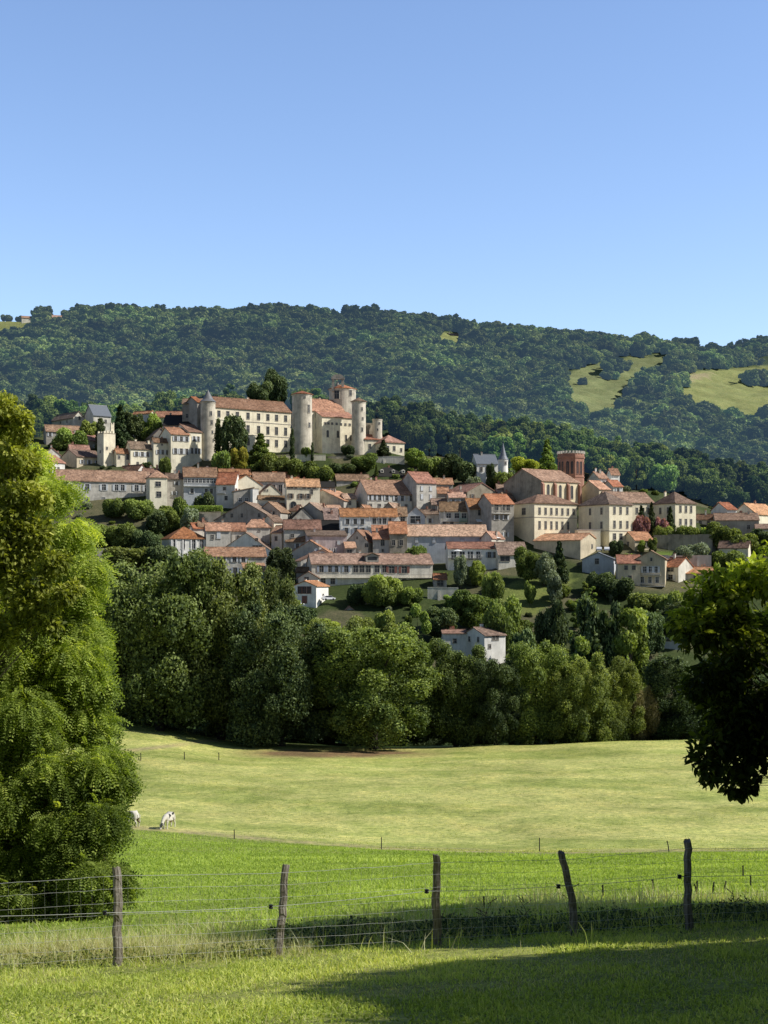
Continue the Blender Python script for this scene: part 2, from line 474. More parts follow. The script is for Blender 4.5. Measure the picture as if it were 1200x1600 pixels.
col = t.mix(.6, col, t.ramp(f3, [(.3,(.6,.65,.5)),(.7,(1.35,1.3,1.2))]), 'MULTIPLY')
MATS['ground'] = t.bsdf(col, .95, f1, .7, .12, .1)

def strip(name, rows, half, ncol, label=None):
    ts = np.linspace(-1, 1, ncol); ts = .45 * ts + .55 * ts ** 3
    X = np.array([ts * half(y) for y in rows]); Y = np.repeat(np.array(rows)[:,None], ncol, 1)
    Z = H(X.ravel(), Y.ravel()); C3 = ground_colour(X.ravel(), Y.ravel(), Z)
    V = np.stack([X.ravel(), Y.ravel(), Z], 1)
    i = np.arange((len(rows)-1) * ncol).reshape(len(rows)-1, ncol)[:, :-1].ravel()
    Q = np.stack([i, i+1, i+ncol+1, i+ncol], 1)
    C4 = np.concatenate([C3, np.ones((len(C3), 1))], 1)
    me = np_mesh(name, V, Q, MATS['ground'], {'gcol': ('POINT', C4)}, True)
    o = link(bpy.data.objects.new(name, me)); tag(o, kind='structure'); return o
half = lambda y: max(60.0, 1.35 * y)
strip('lawn', [-60,-30,-15,-5,0,3,6] + list(np.arange(8, 21.1, .35)) + [21.25], half, 300)
strip('meadow', list(np.geomspace(21.25, 90, 60)) + list(np.geomspace(90.6, 150, 110)) + list(np.geomspace(151, 240, 90)), half, 300)
strip('valley', list(np.linspace(240, 430, 50)), half, 300)
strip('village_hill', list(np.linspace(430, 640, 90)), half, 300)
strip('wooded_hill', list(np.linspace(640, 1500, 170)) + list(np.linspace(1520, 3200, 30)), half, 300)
far = MB()
far.face([(-12000,3200,-300),(12000,3200,-300),(12000,14000,-400),(-12000,14000,-400)])
t = NT('distant_land'); MATS['distant'] = t.bsdf(t.ramp(t.noise(.004,4,t.n('ShaderNodeTexCoord').outputs['Object']),[(.4,(.05,.08,.04)),(.6,(.12,.16,.06))]),.95)
tag(far.build('distant_plain', MATS['distant']), kind='structure')
# ---------------------------------------------------------------- building kit
WCACHE = {}
def window_mesh(w, h, trim='trim', arch=False, glass='glass'):
    k = (round(w,2), round(h,2), trim, arch, glass)
    if k in WCACHE: return WCACHE[k]
    m = MB(); f = .14
    m.box(-w/2, w/2, -.03, .10, 0, h, 1)                       # pane, just proud of the wall
    if arch:
        n = 8
        poly = [(-w/2, h)] + [(-w/2*math.cos(math.pi*i/n), h + w/2*math.sin(math.pi*i/n)) for i in range(1, n)] + [(w/2, h)]
        m.prism(poly, 'y', -.03, .10, 1)
        out = [(-(w/2+f)*math.cos(math.pi*i/n), h + (w/2+f)*math.sin(math.pi*i/n)) for i in range(n+1)]
        inn = [(-(w/2)*math.cos(math.pi*i/n), h + (w/2)*math.sin(math.pi*i/n)) for i in range(n+1)]
        for i in range(n):
            m.prism([inn[i], inn[i+1], out[i+1], out[i]], 'y', -.11, .12, 0)
    else:
        m.box(-w/2-f, w/2+f, -.11, .12, h, h+f, 0)
        m.box(-w/2, w/2, -.055, .05, h*.62, h*.62+.07, 0)
    m.box(-w/2-f, -w/2, -.11, .12, 0, h, 0); m.box(w/2, w/2+f, -.11, .12, 0, h, 0)
    m.box(-w/2-f-.05, w/2+f+.05, -.2, .12, -.14, -.002, 0)
    if w > .7: m.box(-.04, .04, -.06, .05, 0, h, 0)
    WCACHE[k] = m.mesh('window', [MATS[trim], MATS[glass]]); return WCACHE[k]
def shutter_mesh(w, h, mat):
    k = ('sh', round(w,2), round(h,2), mat)
    if k in WCACHE: return WCACHE[k]
    m = MB(); m.box(-w/2, w/2, -.17, -.12, 0, h); 
    for q in (.15, .8): m.box(-w/2+.02, w/2-.02, -.2, -.172, h*q, h*q+.08)
    WCACHE[k] = m.mesh('shutter', MATS[mat]); return WCACHE[k]

SH = {'w': 'shut_w', 'b': 'shut_b', 'r': 'shut_r', 'n': 'shut_n'}
def add_window(parent, p, rz, w, h, sh=None, trim='trim', arch=False, closed=False):
    me = window_mesh(w, h, trim, arch)
    o = bpy.data.objects.new('window', me); link(o, parent)
    o.location = p; o.rotation_euler = (0, 0, rz)
    if sh:
        sm = shutter_mesh(w * .5, h, SH[sh])
        for s in (-1, 1):
            q = bpy.data.objects.new('shutter', sm); link(q, o)
            q.location = (s * (w*.26 if closed else w*.75 + .16), -.02, 0)
    return o

def roof_mb(w, d, ze, zr, typ, o=.45, th=.22, hipf=1.0, flip=False):
    """roof slab in local coordinates; ze = eave height, zr = ridge height"""
    m = MB(); a, b = w/2, d/2
    rise = zr - ze
    if typ in ('gable_x', 'gable_y'):
        if typ == 'gable_y': a, b = b, a
        sl = rise / b; e = ze - sl * o
        sec = [(-b-o, e), (0, zr), (b+o, e), (b+o, e+th), (0, zr+th*1.1), (-b-o, e+th)]
        # two slabs so that faces stay planar
        s1 = [(-b-o, e), (0, zr), (0, zr+th*1.1), (-b-o, e+th)]
        s2 = [(0, zr), (b+o, e), (b+o, e+th), (0, zr+th*1.1)]
        if typ == 'gable_x':
            m.prism(s1, 'x', -a-o*.6, a+o*.6); m.prism(s2, 'x', -a-o*.6, a+o*.6)
            m.prism([(-.16, zr+th*.8), (.16, zr+th*.8), (.1, zr+th*1.1+.14), (-.1, zr+th*1.1+.14)], 'x', -a-o*.6, a+o*.6)
        else:
            m.prism(s1, 'y', -a-o*.6, a+o*.6); m.prism(s2, 'y', -a-o*.6, a+o*.6)
            m.prism([(-.16, zr+th*.8), (.16, zr+th*.8), (.1, zr+th*1.1+.14), (-.1, zr+th*1.1+.14)], 'y', -a-o*.6, a+o*.6)
    elif typ == 'shed':
        sl = rise / d; m.prism([(-b-o, ze-sl*o), (b+o, zr+sl*o), (b+o, zr+sl*o+th), (-b-o, ze-sl*o+th)], 'x', -a-o*.6, a+o*.6)
    elif typ == 'shedx':   # high at the left unless flip
        sl = rise / w; s = -1 if not flip else 1
        P = [(-a-o, zr+sl*o), (a+o, ze-sl*o), (a+o, ze-sl*o+th), (-a-o, zr+sl*o+th)]
        if flip: P = [(-x, z) for x, z in P]
        m.prism(P, 'y', -b-o*.6, b+o*.6)
    elif typ == 'flat':
        m.box(-a-.1, a+.1, -b-.1, b+.1, ze, ze+.25)
    elif typ in ('hip', 'hipy'):
        A, B = a + o, b + o
        if typ == 'hip': r = max(0, a - b * hipf); R0, R1 = (-r, 0), (r, 0)
        else: r = max(0, b - a * hipf); R0, R1 = (0, -r), (0, r)
        e = ze - rise / min(a, b) * o * .8
        for (s, zz, ee) in ((0, zr, e), (1, zr + th*1.1, e + th)):
            c = [(-A,-B,ee), (A,-B,ee), (A,B,ee), (-A,B,ee)]; p0 = (*R0, zz); p1 = (*R1, zz)
            if r < 1e-3:
                for k in range(4): m.face([c[k], c[(k+1)%4], p0])
            elif typ == 'hip':
                m.face([c[0], c[1], p1, p0]); m.face([c[1], c[2], p1]); m.face([c[2], c[3], p0, p1]); m.face([c[3], c[0], p0])
            else:
                m.face([c[0], c[1], p0]); m.face([c[1], c[2], p1, p0]); m.face([c[2], c[3], p1]); m.face([c[3], c[0], p0, p1])
        m.face([(-A,-B,e),(A,-B,e),(A,-B,e+th),(-A,-B,e+th)]); m.face([(A,-B,e),(A,B,e),(A,B,e+th),(A,-B,e+th)])
        m.face([(A,B,e),(-A,B,e),(-A,B,e+th),(A,B,e+th)]); m.face([(-A,B,e),(-A,-B,e),(-A,-B,e+th),(-A,B,e+th)])
    return m

def wall_mb(w, d, z0, ze, zr, typ, flip=False):
    m = MB(); a, b = w/2, d/2
    if typ == 'gable_x':
        m.prism([(-b, z0), (b, z0), (b, ze), (0, zr), (-b, ze)], 'x', -a, a)
    elif typ == 'gable_y':
        m.prism([(-a, z0), (a, z0), (a, ze), (0, zr), (-a, ze)], 'y', -b, b)
    elif typ == 'shed':
        m.prism([(-b, z0), (b, z0), (b, zr), (-b, ze)], 'x', -a, a)
    elif typ == 'shedx':
        P = [(-a, z0), (a, z0), (a, ze), (-a, zr)]
        if flip: P = [(-x, z) for x, z in P]
        m.prism(P, 'y', -b, b)
    else:
        m.box(-a, a, -b, b, z0, ze)
    return m

def roof_z(x, y, w, d, ze, zr, typ):
    rise = zr - ze
    if typ == 'gable_x': return zr - rise * abs(y) / (d/2)
    if typ == 'gable_y': return zr - rise * abs(x) / (w/2)
    if typ == 'shed': return ze + rise * (y + d/2) / d
    if typ in ('hip','hipy'): return ze + rise * min(1, (d/2-abs(y))/(min(w,d)/2), (w/2-abs(x))/(min(w,d)/2))
    return ze

def block(xl, xc, xr, ridge, eave, base, phi, typ='gable_x', wall='cream', roof='red', win='a', Y=None, d=None,
          parent=None, pname='wall', rname='roof', chim=None, o=.45, found=9.0, flip=False, sides=True, extra=None, hipf=1.0, seed=None, rel=None, bands=()):
    """A roofed block whose visible corner xc and ends xl, xr, ridge, eave and base rows are where the photo shows them.
    phi: angle (degrees) between the front and the line of sight; > 0 shows the left side, < 0 the right side."""
    Y = Y or Y_of(base); s = Y / F
    if phi < 0 and xc - xl < .3 * (xr - xl): xc = xr - (xc - xl)
    al = math.atan((xc - 600) / F); p = R(phi)
    if phi >= 0:
        w = (xr - xc) * s / math.cos(p); dd = (xc - xl) * s / max(math.sin(p), .05) if xc - xl > 1.5 else (d or 9)
    else:
        w = (xc - xl) * s / math.cos(p); dd = (xr - xc) * s / max(-math.sin(p), .05) if xr - xc > 1.5 else (d or 9)
    if d: dd = d
    th = p - al
    zb, ze = Z_of(base, Y), Z_of(eave, Y)
    X = X_of(xc, Y)
    if typ in ('gable_x', 'hip', 'hipy'): Yr = Y + dd/2*math.cos(p) + w/2*math.sin(abs(p))
    elif typ == 'gable_y': Yr = Y + w/2*math.sin(abs(p))
    elif typ == 'shed': Yr = Y + dd*math.cos(p)
    else: Yr = Y
    zr = Z_of(ridge, Yr)
    run = {'gable_x': dd/2, 'gable_y': w/2, 'hip': min(w,dd)/2, 'hipy': min(w,dd)/2, 'shed': dd, 'shedx': w}.get(typ, 5)
    if typ != 'flat': zr = min(max(zr, ze + .2 * run), ze + 1.0 * run)
    c = Vector((w/2 if phi >= 0 else -w/2, dd/2, 0)); c.rotate(Euler((0,0,th)))
    loc = Vector((X + c.x, Y + c.y, zb))
    if parent is None:
        root = empty('house', loc, th); hold = root; off = None
        body = wall_mb(w, dd, -found, ze-zb, zr-zb, typ, flip).build(pname, MATS[wall], root)
        wp = root
    else:
        pl = Vector(parent.location)
        body = wall_mb(w, dd, -found, ze-zb, zr-zb, typ, flip).build(pname, MATS[wall], parent, loc - pl, th)
        root = body; wp = body
    rm = roof_mb(w, dd, ze-zb, zr-zb, typ, o, .22, hipf, flip).build(rname, MATS[roof], wp)
    rs = random.Random(seed if seed is not None else int(xl*7+base*13))
    # windows
    def place(face, px=None, frac=None, py=None, ww=.95, hh=1.5, sh=None, arch=False, trim='trim', closed=False):
        if face == 'f':
            L = w; fr = frac if frac is not None else ((px - (xc if phi >= 0 else xl)) / ((xr - xc) if phi >= 0 else (xc - xl)))
            x = -w/2 + fr * w; pos = (x, -dd/2, 0); rz = 0; Yw = Y + abs(math.sin(p)) * (fr if phi >= 0 else 1-fr) * w
        elif face == 'l':
            fr = frac if frac is not None else 1 - (px - xl) / max(xc - xl, 1)
            y = -dd/2 + fr * dd; pos = (-w/2, y, 0); rz = -math.pi/2; Yw = Y + math.cos(p) * fr * dd
        else:
            fr = frac if frac is not None else (px - xc) / max(xr - xc, 1)
            y = -dd/2 + fr * dd; pos = (w/2, y, 0); rz = math.pi/2; Yw = Y + math.cos(p) * fr * dd
        z = Z_of(py, Y) - zb - hh/2      # rows are given at the near corner
        return add_window(wp, (pos[0], pos[1], z), rz, ww, hh, sh, trim, arch, closed)
    H_ = ze - zb
    if isinstance(win, str):
        if win:
            sh = win[1] if len(win) > 1 and win[1] in SH else rs.choice(('w', 'n', 'b', 'w', None))
            faces = [('f', w)] + ([('l', dd)] if phi > 12 and xc - xl > 9 else []) + ([('r', dd)] if phi < -12 and xr - xc > 9 else [])
            nf = max(1, int(H_ / 2.7))
            for fc, L in faces:
                n = max(1, int(L / 2.9))
                if 's' in win[1:2]: n = max(1, n // 2)
                for r_ in range(nf):
                    for k in range(n):
                        if rs.random() < .16 and n * nf > 2: continue
                        py = eave + (r_ + .52) * (base - eave) / nf
                        ww = .95 if not sh else .9; hh = min(1.45, H_ / nf * .5) * rs.choice((1, 1, 1, .8))
                        place(fc, frac=(k + .5 + rs.uniform(-.08, .08)) / n, py=py, ww=ww, hh=hh, sh=sh if rs.random() < .8 else None, closed=rs.random() < .25)
    else:
        for q in win:
            fc, xs, py, ww, hh = q[:5]; op = q[5] if len(q) > 5 else {}
            if isinstance(xs, int): 
                for k in range(xs): place(fc, frac=(k + .5) / xs, py=py, ww=ww, hh=hh, **op)
            else:
                for x_ in xs: place(fc, px=x_, py=py, ww=ww, hh=hh, **op)
    nch = chim + (1 if rs.random()<.4 and parent is None else 0) if chim is not None else rs.choice((1, 1, 2, 3))
    if typ != 'flat':
        for k in range(nch):
            x = rs.uniform(-w*.38, w*.38); y = rs.uniform(-dd*.1, dd*.35)
            z = roof_z(x, y, w, dd, ze-zb, zr-zb, typ)
            m = MB(); a = rs.uniform(.28, .42); hh = rs.uniform(1.0, 1.6)
            m.box(-a, a, -.3, .3, -.8, hh); m.box(-a-.08, a+.08, -.38, .38, hh, hh+.12)
            for q in (-.5, .5): m.lathe([(.11, hh+.12), (.09, hh+.45)], 8, q*a, 0, 1)
            m.build('chimney', [MATS[rs.choice((wall, 'dim', 'brick'))], MATS['red']], rm if parent is None else wp, (x, y, z))
    if bands:
        for q in bands:
            m = MB(); z = Z_of(q, Y) - zb
            m.box(-w/2-.12, w/2+.12, -dd/2-.12, dd/2+.12, z, z+.28)
            m.build('string_course', MATS['trim'], wp)
    info = dict(w=w, d=dd, zb=zb, ze=ze-zb, zr=zr-zb, loc=loc, th=th, Y=Y, root=root, wp=wp, wall=body, roof=rm, place=place)
    return info

def balcony(wp, w, d, z, x0, x1, depth=1.2, mat='trim_white', rail='trim_white', posts=True, roofz=None):
    m = MB(); y = -d/2
    m.box(x0, x1, y-depth, y-.01, z-.15, z)
    for k in range(int((x1-x0)/.22)+1):
        x = x0 + .03 + k*.22
        if x < x1 - .03: m.box(x-.015, x+.015, y-depth+.02, y-depth+.05, z, z+.95, 1)
    m.box(x0, x1, y-depth, y-depth+.07, z+.95, z+1.02, 1)
    m.box(x0, x0+.06, y-depth, y-.01, z+.95, z+1.02, 1); m.box(x1-.06, x1, y-depth, y-.01, z+.95, z+1.02, 1)
    if roofz:
        n = max(1, int((x1-x0)/3))
        for k in range(n+1):
            x = x0 + k*(x1-x0-.14)/n; m.box(x, x+.14, y-depth, y-depth+.14, z, roofz, 1)
    return m.build('balcony', [MATS[mat], MATS[rail]], wp)

def round_tower(parent, x0, x1, tip, eave, base, Y, wall='tower', roof='red', over=.5, wins=(), pname='tower', found=5, cone_steep=False, cren=False, taper=1.04):
    s = Y / F; r = (x1 - x0) / 2 * s; X = X_of((x0+x1)/2, Y)
    zb = Z_of(base, Y); ze = Z_of(eave, Y) - zb; zt = Z_of(tip, Y) - zb
    pl = Vector(parent.location) if parent else Vector()
    loc = Vector((X, Y, zb)) - pl
    m = MB(); m.lathe([(r*taper, -found), (r*taper, 0), (r*1.01, ze*.3), (r, ze*.6), (r, ze)], 36)
    m.lathe([(r+.12, ze-.7), (r+.12, ze-.25), (r+.3, ze-.02)], 36, cap=True)
    t = m.build(pname, MATS[wall], parent, loc, smooth=False)
    if roof:
        q = MB(); 
        if cone_steep:
            q.lathe([(r+over, ze-.05), (r*.72, ze+(zt-ze)*.22), (r*.36, ze+(zt-ze)*.6), (.06, zt)], 36)
            q.lathe([(.05, zt-.1), (.03, zt+1.0)], 6)
        else:
            q.lathe([(r+over, ze-.05), (r+over, ze+.15), (.1, zt)], 12 if roof != 'slate' else 36)
        q.build('roof', MATS[roof], t)
    for (px, py, w, h) in wins:
        a = math.asin(max(-.95, min(.95, (px - (x0+x1)/2) * s / r)))
        p = (r*math.sin(a), -r*math.cos(a), Z_of(py, Y) - zb - h/2)
        add_window(t, p, a, w, h)
    return t
# ---------------------------------------------------------------- the chateau
Yc = 585.0
ch = empty('chateau', (X_of(460, Yc), Yc, Z_of(705, Yc)))
tag(ch, 'large stone chateau with round towers and long red tiled wings crowning the village', 'castle')
CW = lambda xs, py, w=1.25, h=2.5: ('f', xs, py, w, h)
round_tower(ch, 313.5, 336.5, 609, 628, 716, 573, 'tower', 'slatecone', .5,
   [(331,647,.7,1.6),(332,661,.7,1.7),(333,676,.6,1.2),(334,689,.5,1)], cone_steep=True)
block(336, 336, 458, 624, 635.5, 708, 27, 'gable_x', 'castle', 'brown',
   [('f',[342,356,371,388,405,420,434,449],646,1.25,2.5),('f',[356,371,388,405,420,434,449],667,1.25,3.1),('f',[371,388,405,420,434,449],687,1.25,2.8)],
   Y=575, d=14, parent=ch, pname='wing', chim=3, o=.5, seed=4, bands=(656,677))
block(285, 285, 315, 624, 631, 705, -4, 'gable_x', 'dim', 'brown', [('f',2,650,1,1.6)], Y=586, d=12, parent=ch, pname='wing', chim=0)
block(292, 308, 316, 621, 628, 705, 30, 'gable_x', 'dim', 'red', '', Y=580, d=10, parent=ch, pname='wing', chim=1)
# parent wing behind the big tower and the chapel
block(484, 484, 540, 624.5, 641, 706, 27, 'gable_x', 'castle', 'red', [('f',[495,504],648,1.1,2.2),('f',[495],665,1.1,2.6),('f',[499],682,1.0,2.2)], Y=594, d=15, parent=ch, pname='wing', chim=2, seed=3)
block(503, 503, 556, 642, 650.5, 708, 26, 'shed', 'castle', 'red',
   [('f',[508,513,519,526,533,540,547],661,.8,.8),('f',[512,528],678,.9,2.4,dict(arch=True)),('f',[541,549],682,.7,2.2)], Y=590, d=7, parent=ch, pname='chapel', chim=0)
round_tower(ch, 456.5, 487.5, 610.5, 617, 708, 578, 'tower', 'red', .6,
   [(483,640,.8,3.2),(484,665,.8,1.8),(477,622,.6,.8)])
k = round_tower(ch, 514, 556, 600.5, 609, 650, 612, 'tower', 'red', .5, [(527,619,2.2,3.6),(548,616,1.2,2.4)], pname='keep', found=10)
m = MB(); m.box(-2.6,-1.5,-.6,.6,-1,4.2); m.box(1.5,2.6,-.6,.6,-1,4.2); m.box(-2.9,2.9,-.8,.8,4.2,4.9)
for i in range(8):
    a0, a1 = math.pi*i/8, math.pi*(i+1)/8
    m.prism([(2.6*math.cos(a0),4.9+1.5*math.sin(a0)),(2.6*math.cos(a1),4.9+1.5*math.sin(a1)),(1.2*math.cos(a1),4.9+.3*math.sin(a1)),(1.2*math.cos(a0),4.9+.3*math.sin(a0))],'y',-.5,.5)
m.lathe([(.08,3.2),(.5,3.0),(.75,2.0),(.9,1.7)][::-1],12)
m.build('bell_gable', MATS['dim'], k, (-1.8, -4.6, Z_of(609,612)-Z_of(650,612)-.3))
round_tower(ch, 549.5, 571.5, 621, 628, 703, 590, 'tower', 'brown', .6, [(566,640,.5,1.2),(567,655,.5,1.0),(566,672,.6,1.6)], taper=1.1)
round_tower(ch, 582, 597, 654, 655, 690, 592, 'tower', None, .2, [(593,662,.5,.8),(590,672,.5,.8)], pname='ruined_tower')
block(572, 572, 586, 658, 662, 695, 20, 'flat', 'stone', 'stone', '', Y=594, d=5, parent=ch, pname='ruined_wall', chim=0)
block(570, 570, 600, 680, 686, 709, 18, 'gable_x', 'castle', 'red', [('f',[578],697,.9,1.8),('f',[588],694,.8,1.2)], Y=588, d=9, parent=ch, pname='wing', chim=1)
block(595, 600, 632, 680.5, 690.5, 712, 26, 'hip', 'castle', 'red', [('f',[606,616],700,1,1.8),('f',[627],702,.7,1.4)], Y=582, d=11, parent=ch, pname='pavilion', chim=0)
block(596, 596, 634, 690, 692, 713, 12, 'flat', 'offwhite', 'stone', '', Y=577, d=3, parent=ch, pname='pavilion', chim=0) if False else None

def terrace(name, x0, x1, top, base, Y, wall, label, th=.8, steps=0, phi=0):
    s = Y / F; w = (x1-x0)*s; zb = Z_of(base, Y); h = Z_of(top, Y) - zb
    m = MB(); rs = random.Random(int(x0)); n = max(3, int(w/4))
    for k in range(n):
        a, b = -w/2 + w*k/n, -w/2 + w*(k+1)/n
        hh = h + rs.uniform(-.18, .12)
        m.box(a, b, -th/2, th/2, -4, hh); m.box(a, b-.02, -th/2-.06, th/2+.06, hh+.003, hh+.16)
        if k % 3 == 1: m.prism([(-th/2-.9,-4),(-th/2-.01,-4),(-th/2-.01,hh*.8)],'x',a,a+.8)
    o = m.build(name, MATS[wall], None, (X_of((x0+x1)/2, Y), Y, zb), R(phi) - math.atan(((x0+x1)/2-600)/F))
    return tag(o, label, 'wall')
terrace('retaining_wall', 447, 509, 711, 728, 570, 'castle', 'pale stone retaining wall under the castle terrace, left of two')
terrace('retaining_wall', 512, 552, 713, 722, 572, 'stone', 'low grey stone wall below the chapel of the castle')
terrace('retaining_wall', 582, 632, 714, 729, 570, 'offwhite', 'pale battered stone wall below the red roofed pavilion of the castle')
terrace('garden_wall', 1022, 1112, 836, 857, 480, 'stone', 'long weathered stone garden wall right of the convent outbuilding')
terrace('garden_wall', 150, 232, 858, 872, 468, 'dim', 'grey stone terrace wall in the gardens below the long grey house')
terrace('garden_wall', 300, 345, 799, 812, 508, 'dim', 'dark stone wall under the clipped vine hedge')
terrace('garden_wall', 668, 716, 918, 934, 437, 'offwhite', 'pale slatted garden wall right of the long balcony house')
terrace('garden_wall', 555, 600, 934, 952, 434, 'dim', 'dark stone terrace wall below the long balcony house')
terrace('garden_wall', 1000, 1110, 868, 874, 462, 'offwhite', 'low pale wall along the lawn above the gabled villa')
terrace('garden_wall', 1108, 1125, 832, 856, 482, 'dim', 'short dark end of wall closing the convent garden', th=3)

# ---------------------------------------------------------------- houses
NAMES = []
HG = 'houses of the hilltop village'
def house(label, *a, cat='house', name='house', grp=HG, **k):
    b = block(*a, **k); b['root'].name = name
    tag(b['root'], label, cat, grp); return b
W = lambda f, xs, py, w=.95, h=1.5, **o: (f, xs, py, w, h, o)
# upper left quarter
house('stone barn-like hall with round gable windows at the upper left of the village', 81,115,131, 637,652,667, 30,'gable_y','offwhite','brown',[W('f',[124],653,.8,1.2,arch=True),W('l',[95,105],657,.7,.9)],Y=610,chim=0, cat='hall')
house('blue grey slate roofed house beside the tall dark cedar', 132,146,173, 634,648,668, 25,'gable_x','offwhite','slate',[W('f',[155,165],657,.8,1.4)],Y=606,chim=1)
house('long low brown roofed building on the left edge of the upper village', 68,72,125, 664,673,684, 12,'gable_x','dim','brown','a',Y=597,chim=2)
house('low red roofed house with a dark front left of the crenellated tower', 97,108,152, 676,687,703, 15,'gable_x','dim','red','a',Y=588,chim=3)
b=house('square stone tower house with a broken crenellated top', 152,162,180, 676,677,733, 30,'flat','castle','stone',[W('f',[167],700,.6,1.0),W('l',1,705,.6,1)],chim=0,cat='tower',name='stone_tower')
w_,d_,z_=b['w'],b['d'],b['ze']; 
for i in range(4):
    x=-w_/2+(i+.1)*w_/4
    for y_,h_ in ((-d_/2,.95+.3*(i%2)),(d_/2-.6,1.1)):
        m=MB(); m.box(x,x+w_/4*.55,y_,y_+.6,z_+.25,z_+h_); m.build('merlon',MATS['castle'],b['wp'])
m=MB()
m.box(w_*.20,w_*.48,-d_/2+.7,-d_/2+1.5,z_+.25,z_+3.9); m.box(w_*.20,w_*.27,-d_/2+.7,-d_/2+1.5,z_+3.9,z_+4.5); m.box(w_*.41,w_*.48,-d_/2+.7,-d_/2+1.5,z_+3.9,z_+4.6)
m.build('watch_post',MATS['castle'],b['wp'])
house('cream house with three shuttered windows left of the crenellated tower', 95,120,161, 704,713,734, 32,'gable_x','ochre','brown',[W('f',[128,139,151],721,.9,1.5,sh='w')],chim=1)
house('small house with a bright red roof above the cream house', 106,110,140, 696,704,714, 12,'gable_x','dim','newred','',chim=1,Y=566)
house('white walled house with two red roofs at the left edge beside the foliage', 52,82,101, 712,722,742, 38,'gable_x','white','newred','as',chim=2,Y=549)
house('small gabled house behind the white walled house at the left edge', 62,66,96, 700,712,724, 12,'gable_y','offwhite','red','a',chim=1,Y=560)
house('narrow house with an orange roof and dark loggia right of the crenellated tower', 178,182,207, 696,707,731, 20,'gable_x','castle','orange',[W('f',[186],714,.8,1.2),W('f',[200],713,1.5,2.2)],chim=0,Y=556)
house('cream house with a row of white shuttered windows in the upper village', 196,204,247, 686,700,731, 22,'gable_x','cream','brown',[W('f',[213,222,230,240],709,.95,1.8,sh='w'),W('f',[215,240],724,.8,1.3)],chim=2)
house('tall narrow cream house between two white shuttered fronts', 236,240,266, 680,690,727, 22,'gable_x','cream','brown',[W('f',[247,254,261],706,.8,1.7,sh='w'),W('f',[253],694,.6,.6)],chim=1)
house('large cream mansion with two rows of white shuttered windows left of the castle', 258,267,296, 669,678,727, 22,'gable_x','cream','red',[W('f',[274,283,291.5],685,1.0,1.9,sh='w'),W('f',[274,283,291.5],704.5,1.0,2.2,sh='w')],Y=561,d=12,chim=0)
house('pale block adjoining the mansion at the foot of the slate turret', 294,294,315, 664,674,724, 30,'gable_x','cream','brown',[W('f',[303,309.5],685,.8,2,sh='w'),W('f',[300,306,311],704,.8,2.2,sh='w')],Y=566,d=13,chim=0)
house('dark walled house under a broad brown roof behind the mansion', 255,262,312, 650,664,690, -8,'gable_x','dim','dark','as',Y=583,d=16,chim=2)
house('dark gabled barn roof left of the broad brown roof', 226,240,262, 667,680,694, 10,'gable_y','dim','brown','',Y=576,chim=0)
house('white gable with a pale orange roof behind the cedar', 208,212,240, 637,645,662, -38,'gable_x','white','orange','',Y=604,chim=0)
house('long low house with a pale red roof left of the castle wing', 242,242,287, 644,652,664, -6,'gable_x','offwhite','orange','',Y=602,chim=0)
# second tier
b=house('long grey house with arched white framed windows above the gardens', 85,87,235, 735,750,790, 6,'gable_x','grey','brown',
 [W('f',[109,135,161,181,190,212,228],760,1.35,2.3,sh='w',trim='trim_white'),W('f',[109,135,161,190,212,228],779,1.2,1.6,trim='trim_white')],chim=3,d=10)
house('small house with a bright orange hipped roof right of the long grey house', 232,234,261, 735,745,782, 10,'hip','cream','orange',[W('f',[247],756,1.9,1.7),W('f',[248],772,1.7,1.9)],chim=0,d=8,Y=520)
house('low white gabled house behind the long grey roof', 186,216,228, 726,734,742, 40,'gable_y','white','red','',chim=1,Y=547)
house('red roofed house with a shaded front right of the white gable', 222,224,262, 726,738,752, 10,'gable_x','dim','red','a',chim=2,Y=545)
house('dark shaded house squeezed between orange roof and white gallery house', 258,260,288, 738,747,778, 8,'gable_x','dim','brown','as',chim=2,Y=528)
b=house('blue white gallery house with a continuous row of upper windows', 285,287,339, 727,744,776, 4,'gable_x','blue','brown',
 [W('f',9,751,1.05,1.5,trim='trim_white'),W('f',[300,322,330],767,.9,1.7,sh='w')],chim=2)
balcony(b['wp'],b['w'],b['d'],b['ze']*.52,-b['w']/2,b['w']/2,1.0)
b=house('white walled house with a small balcony below red roofs, right of the gallery house', 338,339,368, 735,756,785, -14,'gable_x','white','red','as',chim=1,Y=527)
balcony(b['wp'],b['w'],b['d'],b['ze']*.5,-b['w']/2+.3,0,1.0)
house('broad pale red roof with a cream gable facing right, beside the balcony house', 346,362,409, 742,757,776, 20,'gable_y','cream','red','as',chim=1,Y=531)
house('long red roofed house behind the cream gable', 341,343,392, 729,740,752, 8,'gable_x','offwhite','red','',chim=2,Y=546)
house('dark flat topped block with two pale windows below the cream gable', 365,365,396, 762,768,787, 4,'shedx','dim','brown',[W('f',[375.5,385],781,1.1,1.4,trim='trim_white')],chim=0,flip=True,d=8,Y=523)
house('thin sunlit tower-like wall beside the dark block', 393,395,404, 760,764,787, 25,'flat','white','stone','',chim=0,d=3,Y=522)
house('gabled cream house with two attic holes above the arcade lane', 402,408,439, 757,770,786, 14,'gable_y','cream','brown',[W('f',[414,418],766,.35,.6)],chim=0,Y=530)
house('low brown roofed house with sunlit walls below the attic gable', 402,404,450, 768,779,793, 14,'gable_x','cream','brown','as',chim=1,Y=519)
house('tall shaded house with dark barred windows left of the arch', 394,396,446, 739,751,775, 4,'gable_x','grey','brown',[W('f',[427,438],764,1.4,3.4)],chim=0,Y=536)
house('steep red roof cluster house below the castle trees', 424,428,468, 732,746,760, 14,'gable_x','cream','red','',chim=2,Y=546)
